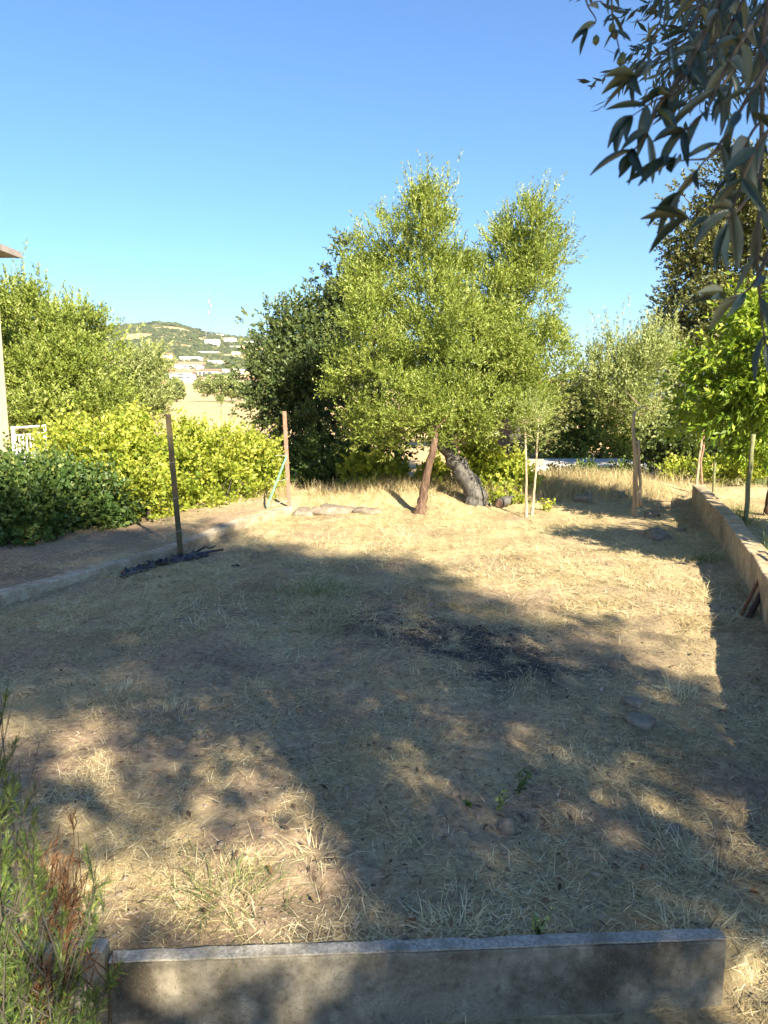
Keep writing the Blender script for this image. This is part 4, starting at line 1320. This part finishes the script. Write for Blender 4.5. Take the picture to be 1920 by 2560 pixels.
def plume(starts, ends, needles, nlen, nwid, rg, sub=7):
    vs, dirs = [], []
    mb = MB()
    for a, b in zip(starts, ends):
        path = np.array(branch_path(a, b, 8, rg, .05))
        mb.tube([tuple(p) for p in path], [.0035 * (1 - .1 * i) for i in range(9)], 4, cap=False)
        for k in range(sub):
            t_ = rg.uniform(.25, .95)
            i = int(t_ * 8)
            p = path[i] + (path[min(i + 1, 8)] - path[i]) * (t_ * 8 - i)
            d = unit((path[-1] - path[0])[None])[0]
            d = unit((d + rg.normal(size=3) * .35 + np.array([0, 0, .2]))[None])[0]
            L = rg.uniform(.06, .15) * (1.1 - .6 * t_)
            e = p + d * L
            mb.tube([tuple(p), tuple((p + e) / 2 + rg.normal(size=3) * .006), tuple(e)], [.0016, .0012, .0006], 3, cap=False)
            m = needles
            tt = rg.uniform(0, 1, m)
            vs.append(p + (e - p) * tt[:, None])
            dirs.append(unit(d + rg.normal(size=(m, 3)) * .42))
    return mb, np.concatenate(vs), np.concatenate(dirs)


def plume_set(ntips, tipfn, rg):
    st, en = [], []
    for k in range(ntips):
        en.append(tipfn(k))
        st.append(np.array([rg.normal(0, .06), rg.normal(0, .06), 0]) + np.array([en[-1][0] * .25, en[-1][1] * .25, 0]))
    return st, en


tips = []
for (px, py, Yd, sp, n) in ((15, 1760, 1.40, 22, 3), (10, 1880, 1.42, 32, 5), (0, 2000, 1.38, 40, 8), (20, 2110, 1.40, 40, 8), (0, 2230, 1.36, 45, 10), (10, 2340, 1.34, 40, 8), (10, 2450, 1.30, 45, 9),
                            (270, 2150, 1.46, 20, 4), (235, 2240, 1.45, 24, 4), (275, 2460, 1.36, 28, 7), (-120, 1900, 1.4, 70, 10), (-120, 2200, 1.35, 80, 12), (85, 1960, 1.44, 16, 2), (110, 2420, 1.32, 30, 4)):
    for _ in range(n):
        tips.append(P(px + rg.normal(0, sp), py + rg.normal(0, sp * .8), Yd + rg.normal(0, .07)) - base)
st, en = plume_set(len(tips), lambda k: tips[k], rg)
mb, o_, d_ = plume(st, en, 46, .02, .002, rg, 8)
mb.build('stems', M['twig'], t)
v, f = leaf_quads(o_, d_, .024 * rg.uniform(.6, 1.3, len(o_)), np.full(len(o_), .0022), rg)
link('foliage', np_mesh('foliage', v, f, M['broom'], tint=np.clip(rg.normal(.5, .22, len(o_)), 0, 1)), t)
tips = [P(rg.normal(165, 38), rg.normal(2120, 70), 1.46 + rg.normal(0, .05)) - base for _ in range(17)]
st, en = plume_set(len(tips), lambda k: tips[k], rg)
mb, o_, d_ = plume(st, en, 22, .02, .002, rg, 8)
v, f = leaf_quads(o_, d_, .024 * rg.uniform(.6, 1.3, len(o_)), np.full(len(o_), .0016), rg)
n0 = len(mb.v)
o = mb.build('dead_branch', M['dead'], t)
tag(o, 'brown dried dead twigs')
link('dead_needles', np_mesh('dead_needles', v, f, M['dead'], tint=np.clip(rg.normal(.5, .22, len(o_)), 0, 1)), o)

# ------------------------------------------------------------------ dry grass and straw on the plot
rg = np.random.default_rng(71)


def blades(x, y, L, W, lean, rg, segs=2, az=None, zoff=0.0):
    """bent blades; lean 0 = upright, 1 = lying flat"""
    n = len(x)
    z0 = near_h(x, y) + zoff
    az = rg.uniform(0, 6.283, n) if az is None else az
    h = np.stack([np.cos(az), np.sin(az), np.zeros(n)], 1)
    sd = np.stack([-np.sin(az), np.cos(az), np.zeros(n)], 1)
    el0 = (1 - lean) * 1.35 + rg.normal(0, .12, n)
    rows = []
    p = np.stack([x, y, z0], 1)
    e = el0
    for k in range(segs + 1):
        w = W * (1 - (k / segs) * .85)
        tw = rg.normal(0, .3, n)
        s = sd * np.cos(tw)[:, None] + np.array([0, 0, 1]) * np.sin(tw)[:, None]
        rows.append((p - s * w[:, None] / 2, p + s * w[:, None] / 2))
        if k < segs:
            p = p + (h * np.cos(e)[:, None] + np.array([0, 0, 1]) * np.sin(e)[:, None]) * (L / segs)[:, None]
            e = e - rg.uniform(.1, .8, n) * np.where(lean > .7, .25, 1)
    v = np.stack([q for r_ in rows for q in r_], 1)        # n, 2*(segs+1), 3
    low = near_h(v[:, :, 0].ravel(), v[:, :, 1].ravel()).reshape(v.shape[:2]) + .003
    v[:, :, 2] = np.maximum(v[:, :, 2], np.minimum(low, z0[:, None] + .05))
    m = 2 * (segs + 1)
    idx = np.arange(n)[:, None] * m
    f = np.concatenate([np.stack([idx + 2 * k, idx + 2 * k + 1, idx + 2 * k + 3, idx + 2 * k + 2], -1) for k in range(segs)], 1).reshape(-1, 4)
    return v.reshape(-1, 3), f, segs


def scatter(n, y0, y1, rg, power):
    """random points on the plot, thinning with distance from the near slab"""
    u = rg.uniform(0, 1, n)
    a = 1 - power if abs(1 - power) > 1e-3 else 1e-3
    yy = (y0 ** a + u * (y1 ** a - y0 ** a)) ** (1 / a)
    hw = 1.2 + .66 * yy
    xx = rg.uniform(-1, 1, n) * hw
    return xx, yy


def in_plot(x, y, pad=.04):
    q = np.c_[x, y] - WA
    s = q @ wnor
    t_ = q @ wdir
    on = (s > .055) | (t_ > np.linalg.norm(WB - WA) + .03)
    on &= ~((x > xline(RWa, y) - pad) & (x < xline(RWa, y) + .2)) & ~((x < xline(LWa, y) + pad) & (x > xline(LWa, y) - .18))
    return on


def straw_layer(name, n, y0, y1, power, Lr, Wr, leanr, thin, label, segs=2, clump=0.0):
    xx, yy = scatter(n, y0, y1, rg, power)
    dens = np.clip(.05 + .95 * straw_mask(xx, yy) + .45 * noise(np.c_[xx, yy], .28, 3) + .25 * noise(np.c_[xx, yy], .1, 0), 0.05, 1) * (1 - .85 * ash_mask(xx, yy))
    dens *= np.where(xx < xline(LWa, yy), .35, 1)
    if clump:
        dens *= np.clip(noise(np.c_[xx, yy], clump, 5) * 1.5 - .2, 0, 1)
    k = (rg.uniform(size=n) < dens) & in_plot(xx, yy)
    xx, yy = xx[k], yy[k]
    m = len(xx)
    L = rg.uniform(*Lr, m) * rg.uniform(.5, 1.2, m)
    W = rg.uniform(*Wr, m)
    lean = rg.uniform(*leanr, m)
    v, f, sg = blades(xx, yy, L, W, lean, rg, segs)
    ti = np.repeat(np.clip(rg.normal(.55, .22, m) + .12 * noise(np.c_[xx, yy], .5, 1), 0, 1), sg)
    o = link(name, np_mesh(name, v, f, M['straw'], tint=ti))
    tag(o, label, 'grass', kind='stuff')
    return m


c1 = straw_layer('cut_straw', 240000, 1.75, 5.8, 0.9, (.02, .10), (.0015, .0040), (.82, 1.0), 1, 'loose cut straw lying over the near ground', 2)
c2 = straw_layer('dry_stubble', 110000, 1.75, 6.2, 0.9, (.02, .075), (.0014, .0030), (.05, .55), 1, 'short dry stubble standing among the straw', 2, clump=.35)
c3 = straw_layer('straw_litter', 190000, 5.0, 13.2, 0.6, (.08, .2), (.003, .006), (.8, 1.0), 1, 'pale straw litter spread over the far sunny ground', 1)
c4 = straw_layer('dry_grass', 90000, 5.0, 13.6, 0.4, (.03, .09), (.003, .005), (.05, .6), 1, 'dry upright grass across the far ground', 2, clump=.5)
print('straw', c1, c2, c3, c4)
# taller dry grass on the bank and along the foot of the far trees
n = 16000
xx = np.concatenate([rg.normal(3.4, 1.3, n // 2), rg.uniform(-2.2, 4.9, n // 2)])
yy = np.concatenate([rg.normal(12.9, .6, n // 2), rg.normal(11.9, .35, n // 2)])
k = in_plot(xx, yy) & (yy > 11)
xx, yy = xx[k], yy[k]
v, f, sg = blades(xx, yy, rg.uniform(.10, .34, len(xx)), rg.uniform(.003, .006, len(xx)), rg.uniform(.05, .6, len(xx)), rg, 2)
tag(link('tall_dry_grass', np_mesh('tall_dry_grass', v, f, M['straw'], tint=np.repeat(np.clip(rg.normal(.5, .2, len(xx)), 0, 1), sg))), 'tall golden dry grass on the far bank', 'grass', kind='stuff')


def tuft(name, c, n, r, Lr, mat, label, W=.003, cat='grass tuft', lean=(.05, .6), tintm=.5):
    xx, yy = c[0] + rg.normal(0, r, n), c[1] + rg.normal(0, r, n)
    az = np.arctan2(yy - c[1], xx - c[0]) + rg.normal(0, .5, n)
    v, f, sg = blades(xx, yy, rg.uniform(*Lr, n), W * rg.uniform(.7, 1.3, n), rg.uniform(*lean, n), rg, 3, az)
    base = np.array([c[0], c[1], gz(c[0], c[1])])
    o = link(name, np_mesh(name, v - base, f, mat, tint=np.repeat(np.clip(rg.normal(tintm, .2, n), 0, 1), sg)))
    o.location = base
    tag(o, label, cat, kind='stuff')
    return o


tuft('grass_tuft', G(800, 1480), 420, .17, (.05, .15), M['grass'], 'soft green grass tuft at the edge of the ash patch', .004)
tuft('grass_tuft', G(1765, 1395), 160, .09, (.06, .2), M['grass'], 'green grass tuft at the foot of the boundary wall', .005)
tuft('grass_tuft', G(1700, 1745), 80, .06, (.08, .2), M['straw'], 'pale spiky dry grass tuft beside the two flat stones', .0035, lean=(.0, .75), tintm=.85)
tuft('grass_tuft', G(790, 2130), 60, .05, (.05, .13), M['straw'], 'bleached whitish grass tuft behind the edging slab', .003, lean=(.2, .95), tintm=.8)
tuft('grass_tuft', G(560, 2260), 200, .10, (.08, .2), M['grass'], 'olive-green sparse grass tuft close behind the edging slab', .0025, lean=(.2, .9), tintm=.4)
tuft('grass_tuft', G(1140, 2330), 90, .07, (.04, .12), M['straw'], 'golden dry grass tuft touching the middle of the edging slab', .003, lean=(.05, .6), tintm=.75)
tuft('grass_tuft', G(290, 1735), 110, .09, (.04, .1), M['straw'], 'small buff grass clump near the pale straw on the left', .003, tintm=.7)
tuft('grass_tuft', G(420, 1790), 110, .08, (.04, .1), M['straw'], 'small golden grass clump lit by a spot of sun', .003, tintm=.75)
tuft('grass_tuft', G(1510, 1740 - 420, .05), 90, .1, (.05, .12), M['straw'], 'dry grass clump inside the shadow on the far ground', .004)
tuft('grass_tuft', G(1810, 2200), 260, .16, (.08, .2), M['straw'], 'tangled dry grass near the right end of the edging slab', .003, lean=(.3, .95), tintm=.4)
tuft('grass_tuft', G(1740, 2540, LOWER), 200, .10, (.05, .13), M['straw'], 'dry grass at the foot of the edging slab', .003, lean=(.2, .9), tintm=.4)
n = 5000
c_ = GREEN[1][0]
xx, yy = c_[0] + rg.normal(.1, .45, n), c_[1] + rg.normal(0, .7, n)
k = xx > xline(RWa, yy) + .19
xx, yy = xx[k], yy[k]
v, f, sg = blades(xx, yy, rg.uniform(.04, .11, len(xx)), rg.uniform(.003, .006, len(xx)), rg.uniform(.0, .6, len(xx)), rg, 2)
tag(link('green_grass', np_mesh('green_grass', v, f, M['grass'], tint=np.repeat(np.clip(rg.normal(.6, .2, len(xx)), 0, 1), sg))), 'patch of fresh green grass beyond the boundary wall', 'grass', kind='stuff')
# rough grass added along the wall's outer foot to break up its straight shadow edge
n = 3600
yy = rg.uniform(1.5, 9.5, n)
xx = xline(RWa, yy) + .2 + np.abs(rg.normal(.03, .12, n))
k = noise(np.c_[xx, yy], .5, 2) > -.25
xx, yy = xx[k], yy[k]
v, f, sg = blades(xx, yy, rg.uniform(.10, .38, len(xx)), rg.uniform(.004, .008, len(xx)), rg.uniform(.0, .5, len(xx)), rg, 3)
tag(link('shadow_edge_grass', np_mesh('shadow_edge_grass', v, f, M['grass'], tint=np.repeat(np.clip(rg.normal(.75, .2, len(xx)), 0, 1), sg))), 'rough grass added along the outer foot of the boundary wall to break its shadow edge', 'grass', kind='stuff')
# thin litter on the lower path in front of the slab
n = 2500
xx, yy = rg.uniform(-1.6, 2.2, n), rg.uniform(.9, 1.9, n)
k = ((np.c_[xx, yy] - WA) @ wnor) < -.01
xx, yy = xx[k], yy[k]
v, f, sg = blades(xx, yy, rg.uniform(.03, .1, len(xx)), rg.uniform(.0012, .003, len(xx)), rg.uniform(.7, 1, len(xx)), rg, 2)
tag(link('path_litter', np_mesh('path_litter', v, f, M['straw'], tint=np.repeat(np.clip(rg.normal(.45, .2, len(xx)), 0, 1), sg))), 'thin straw litter on the path in front of the slab', 'litter', kind='stuff')


# scattered dead leaves and bark flakes
n = 2600
xx, yy = scatter(n, 1.8, 7.5, rg, 1.0)
k = in_plot(xx, yy)
xx, yy = xx[k], yy[k]
pb = np.stack([xx, yy, near_h(xx, yy) + rg.uniform(.003, .014, len(xx))], 1)
az = rg.uniform(0, 6.28, len(xx))
dd = unit(np.stack([np.cos(az), np.sin(az), rg.normal(0, .25, len(xx))], 1))
ln = rg.uniform(.018, .05, len(xx))
side = unit(np.cross(dd, np.array([0, 0, 1.0]) + rg.normal(size=(len(xx), 3)) * .35))
wd = ln * rg.uniform(.18, .4, len(xx))
v = np.stack([pb, pb + dd * (ln * .45)[:, None] + side * wd[:, None] / 2 + np.array([0, 0, .003]), pb + dd * ln[:, None], pb + dd * (ln * .45)[:, None] - side * wd[:, None] / 2 + np.array([0, 0, .003])], 1).reshape(-1, 3)
tag(link('leaf_litter', np_mesh('leaf_litter', v, np.arange(len(v)).reshape(-1, 4), M['litter'], tint=np.clip(rg.normal(.5, .28, len(xx)), 0, 1))), 'small dead brown leaves scattered over the near ground', 'litter', kind='stuff')


# small leafy weeds
def weed(c, h, n, label, mat='grass', ll=.035):
    base = np.array([c[0], c[1], gz(c[0], c[1])])
    t = thing('weed', tuple(base), label, 'weed')
    mb = MB()
    bs_, ds_ = [], []
    for k in range(n):
        e = np.array([rg.normal(0, .3) * h, rg.normal(0, .3) * h, h * rg.uniform(.6, 1)])
        pth = np.array(branch_path(np.zeros(3), e, 5, rg, .08))
        mb.tube([tuple(p) for p in pth], [.003, .0028, .0024, .002, .0016, .001], 4)
        for i in range(1, 6):
            for s in range(3):
                bs_.append(pth[i])
                ds_.append(unit(rg.normal(size=(1, 3)) * np.array([1, 1, .4]))[0])
    mb.build('stem', M['grass'], t)
    bs_, ds_ = np.array(bs_), np.array(ds_)
    v, f = leaf_quads(bs_, ds_, ll * rg.uniform(.6, 1.2, len(bs_)), ll * .55 * rg.uniform(.7, 1.2, len(bs_)), rg)
    for m_, a in ((0, 0),):
        link('leaves', np_mesh('leaves', v, f, M[mat], tint=np.clip(rg.normal(.6, .2, len(bs_)), 0, 1)), t)


weed(G(1245, 2030), .10, 2, 'small upright weed with pale green leaves near the lone stone', 'olive_pale', .028)
weed(G(1300, 1985), .10, 3, 'darker green weed growing next to the pale-leaved one', 'bramble', .024)
weed(G(1175, 2015), .03, 2, 'tiny bright weed seedling in the straw', 'bramble', .02)
weed(G(1345, 2340), .10, 3, 'thin yellowing weed leaning over the edging slab', 'olive_pale', .022)
weed(G(1370, 1255, .15), .2, 7, 'yellow-leaved weed at the foot of the thin saplings', 'vine', .06)

# ------------------------------------------------------------------ stones, log, charcoal, black plastic, dry leaves
def stone(px, py, w, h, label, name='stone', zb=None, flat=.55, mat='stone', dep=.8):
    c = G(px, py, 0.0 if zb is None else zb)
    c[2] = gz(c[0], c[1])
    s = np.linalg.norm(c - np.array([0, 0, CAMH])) / F
    W_, H_ = w * s, h * s
    import bmesh
    bm = bmesh.new()
    bmesh.ops.create_icosphere(bm, subdivisions=3, radius=1)
    off = rg.uniform(0, 50, 3)
    vs = np.array([q.co[:] for q in bm.verts])
    r_ = 1 + .20 * noise(vs + off, .9, 1) + .12 * noise(vs + off, .4, 2) + .05 * noise(vs + off, .16, 3)
    vs = vs * r_[:, None]
    vs = np.sign(vs) * np.abs(vs) ** .7
    vs *= np.array([W_ / 2, W_ / 2 * dep, H_ * .62])
    for q, p in zip(bm.verts, vs):
        q.co = p
    me = bpy.data.meshes.new(name)
    bm.to_mesh(me)
    bm.free()
    me.polygons.foreach_set('use_smooth', np.ones(len(me.polygons), dtype=bool))
    me.materials.append(M[mat])
    o = link(name, me)
    o.location = (c[0], c[1], c[2] + H_ * .02)
    o.rotation_euler = (rg.normal(0, .1), rg.normal(0, .1), rg.uniform(0, 6))
    tag(o, label, 'stone')
    return o


stone(1583, 1775, 62, 30, 'flat brown stone beside the spiky dry grass tuft')
stone(1598, 1820, 62, 32, 'flat brown stone in front of the other flat stone')
stone(1268, 2072, 42, 34, 'lone squarish grey-brown stone near the small weeds')
stone(1079, 1524, 24, 16, 'small round stone on top of the ash patch', )
stone(1528, 1948, 20, 12, 'small pale grey stone in the shaded straw')
stone(1640, 1345, 58, 34, 'whitish rough stone inside the shadow on the far ground')
stone(1630, 1290, 40, 22, 'pale stone at the foot of the bank')
stone(1690, 2070, 34, 18, 'half-buried flat stone in dappled straw')
stone(840, 1262, 120, 26, 'long flat stone in the row under the dark oak', zb=.1)
stone(760, 1268, 60, 26, 'rounded stone next to the brown iron post', zb=.1)
stone(920, 1268, 70, 20, 'low stone between the brown post and the olive trunk', zb=.1)
stone(1460, 1238, 60, 22, 'pale boulder half hidden in the bank grass', zb=.15)
stone(1545, 1232, 40, 20, 'brown lump of earth on the bank by the staked olive', zb=.15)
stone(455, 1545, 16, 10, 'reddish clod of earth on the shaded ground')
stone(590, 1415, 20, 8, 'dark clod beyond the black plastic', mat='charcoal')
stone(1700, 1325, 26, 14, 'small stone beside the boundary wall shadow')
# log end
c = G(1262, 1246, .15)
c[2] = gz(c[0], c[1]) + .06
t = thing('log', tuple(c), 'short cut log with dark end lying by the creeper', 'log')
MB().tube([(-.10, -.12, 0), (0, .02, .01), (.14, .16, .02)], [.075, .08, .07], 12, jit=.06).build('trunk_piece', M['grey_bark'], t, smooth_=True)
MB().tube([(-.102, -.123, 0), (-.106, -.128, 0)], .062, 12).build('cut_end', M['bark'], t)

# charred lumps over the ash
n = 800
pts = []
for c_, a, b, s in [q for q in ASHP if q[3] > .65]:
    m = int(n * s * a * b / .6)
    pts.append(np.c_[c_[0] + rg.normal(0, a * .5, m), c_[1] + rg.normal(0, b * .75, m)])
pts = np.concatenate(pts)
r_ = rg.uniform(.002, .010, len(pts)) * rg.uniform(.4, 1.3, len(pts))
r_ *= np.clip(pts[:, 1] / 5.0, .35, 1.1)
v, f = blob_cloud(pts[:, 0], pts[:, 1], near_h(pts[:, 0], pts[:, 1]) + r_ * .3, r_, rg, .7)
tag(link('charcoal_bits', np_mesh('charcoal_bits', v, f, M['charcoal'])), 'scattered charred bits on the burnt patches', 'charcoal', kind='stuff')
# gravel crumbs
n = 16000
xx, yy = scatter(n, 1.8, 9, rg, 1.1)
k = in_plot(xx, yy)
xx, yy = xx[k], yy[k]
r_ = rg.uniform(.002, .006, len(xx)) * np.where(rg.uniform(size=len(xx)) < .06, 2.2, 1)
v, f = blob_cloud(xx, yy, near_h(xx, yy) + r_ * .2, r_, rg, .7)
tag(link('soil_crumbs', np_mesh('soil_crumbs', v, f, M['stone'])), 'crumbs of soil and gravel over the ground', 'gravel', kind='stuff')


def sheet(name, pts, wid, label, cat, mat, lift=.04):
    """crumpled strip along a ground path"""
    base = np.array([*pts[len(pts) // 2][:2], gz(*pts[len(pts) // 2][:2])])
    k = 26
    P_ = np.array([np.interp(np.linspace(0, len(pts) - 1, k), range(len(pts)), [p[i] for p in pts]) for i in (0, 1)]).T
    vs, fs = [], []
    for i in range(k):
        d = unit((P_[min(i + 1, k - 1)] - P_[max(i - 1, 0)])[None])[0]
        nrm = np.array([-d[1], d[0]])
        w = wid * rg.uniform(.5, 1.2) * math.sin(math.pi * (i + .7) / (k + .4)) ** .5
        for j in range(6):
            q = P_[i] + nrm * w * (j / 5 - .5) + rg.normal(0, .008, 2)
            vs.append((q[0] - base[0], q[1] - base[1], gz(*q) - base[2] + .012 + abs(rg.normal(0, lift)) * (j not in (0, 5))))
    for i in range(k - 1):
        for j in range(5):
            a = i * 6 + j
            fs.append((a, a + 1, a + 7, a + 6))
    o = link(name, np_mesh(name, np.array(vs), np.array(fs), M[mat]))
    o.location = base
    so_ = o.modifiers.new('thick', 'SOLIDIFY')
    so_.thickness = .004
    tag(o, label, cat)


sheet('plastic_sheet', [G(305, 1446), G(345, 1430), G(395, 1415)], .16, 'small crumpled black plastic piece lying along the kerb', 'plastic sheet', 'plastic', .02)
sheet('plastic_sheet', [G(395, 1416), G(440, 1402), G(480, 1392), G(520, 1386)], .22, 'larger crumpled black plastic sheet at the foot of the dark green post', 'plastic sheet', 'plastic', .025)
c = G(500, 1376)
t = thing('black_hose', (c[0], c[1], gz(c[0], c[1])), 'black hose end poking out of the plastic sheet beside the kerb', 'hose')
pp = [G(455, 1398), G(500, 1388), G(530, 1382), G(558, 1378)]
MB().tube([(p[0] - c[0], p[1] - c[1], .03) for p in pp], [.014, .014, .013, .012], 8).build('pipe', M['plastic'], t, smooth_=True)
for k, (a, b_) in enumerate((((370, 1412), (425, 1426)), ((430, 1395), (425, 1428)), ((455, 1396), (540, 1376)))):
    p, q = G(*a), G(*b_)
    c = (p + q) / 2
    t = thing('burnt_stick', (c[0], c[1], gz(c[0], c[1])), ('crooked burnt stick across the black plastic', 'pale grey stick standing over the black plastic', 'long burnt stick between plastic sheet and kerb')[k], 'stick')
    MB().tube(branch_path(np.array([p[0] - c[0], p[1] - c[1], .03]), np.array([q[0] - c[0], q[1] - c[1], .06]), 5, rg, .05), [.012, .012, .011, .01, .008, .006], 6).build('wood', M['charcoal'] if k != 1 else M['twig'], t)

# long single stalks and fallen leaves in the foreground
for k, (a, b_, lb) in enumerate((((1800, 2230), (1890, 2320), 'long pale stalk curving over the straw near the slab end'), ((1010, 2090), (1000, 2010), 'bent pale stalk sticking up from the shaded straw'),
                                 ((600, 1740), (640, 1800), 'thin whitish stalk lying on the shaded ground'), ((640, 2310), (600, 2240), 'greenish straight stalk behind the edging slab'),
                                 ((930, 2330), (880, 2210), 'tall bleached stalk behind the long slab'), ((1150, 1700), (1020, 1760), 'long straw stalk across the burnt patch'))):
    p, q = G(*a), G(*b_)
    c = (p + q) / 2
    t = thing('dry_stalk', (c[0], c[1], gz(c[0], c[1])), lb, 'stalk')
    MB().tube(branch_path(np.array([p[0] - c[0], p[1] - c[1], .012]), np.array([q[0] - c[0], q[1] - c[1], .05]), 6, rg, .05, .06), [.0022, .0021, .002, .0018, .0015, .0012, .0008], 5).build('stem', M['stake'], t)
fl = leaf_mesh('leaf_blade', .3, .35, .6)
fl.materials.clear()
fl.materials.append(M['dead'])
for k, (px, py, L, lb) in enumerate(((665, 2172, .06, 'pinkish curled fallen leaf in the dark straw'), (1010, 2395 - 90, .05, 'brown fallen leaf close behind the slab'), (1600, 2190, .07, 'curled brown fallen leaf among tangled straw'),
                                     (1545, 2525, .06, 'reddish fallen leaf at the foot of the slab'), (1870, 2240, .06, 'tan fallen leaf by the pale stalk'), (1480, 1930, .05, 'small tan fallen leaf near the grey stone'))):
    c = G(px, py, LOWER if py > 2450 else 0)
    o = link('fallen_leaf', fl)
    o.location = (c[0], c[1], gz(c[0], c[1]) + .012)
    o.rotation_euler = (rg.normal(0, .3), rg.normal(0, .3), rg.uniform(0, 6))
    o.scale = (L, L, L)
    tag(o, lb, 'fallen leaf')
print('all done')

# ------------------------------------------------------------------ air: faint summer haze
m, t_, o_ = nt('haze')
pv = t_.nodes.new('ShaderNodeVolumePrincipled')
pv.inputs['Color'].default_value = (0.86, 0.92, 1.0, 1)
pv.inputs['Density'].default_value = 0.00012
pv.inputs['Anisotropy'].default_value = 0.2
t_.links.new(pv.outputs[0], o_.inputs['Volume'])
tag(MB().box((0, 0, 68), (18200, 18200, 142)).build('haze', m), 'thin summer haze over the whole place', 'haze', kind='stuff')
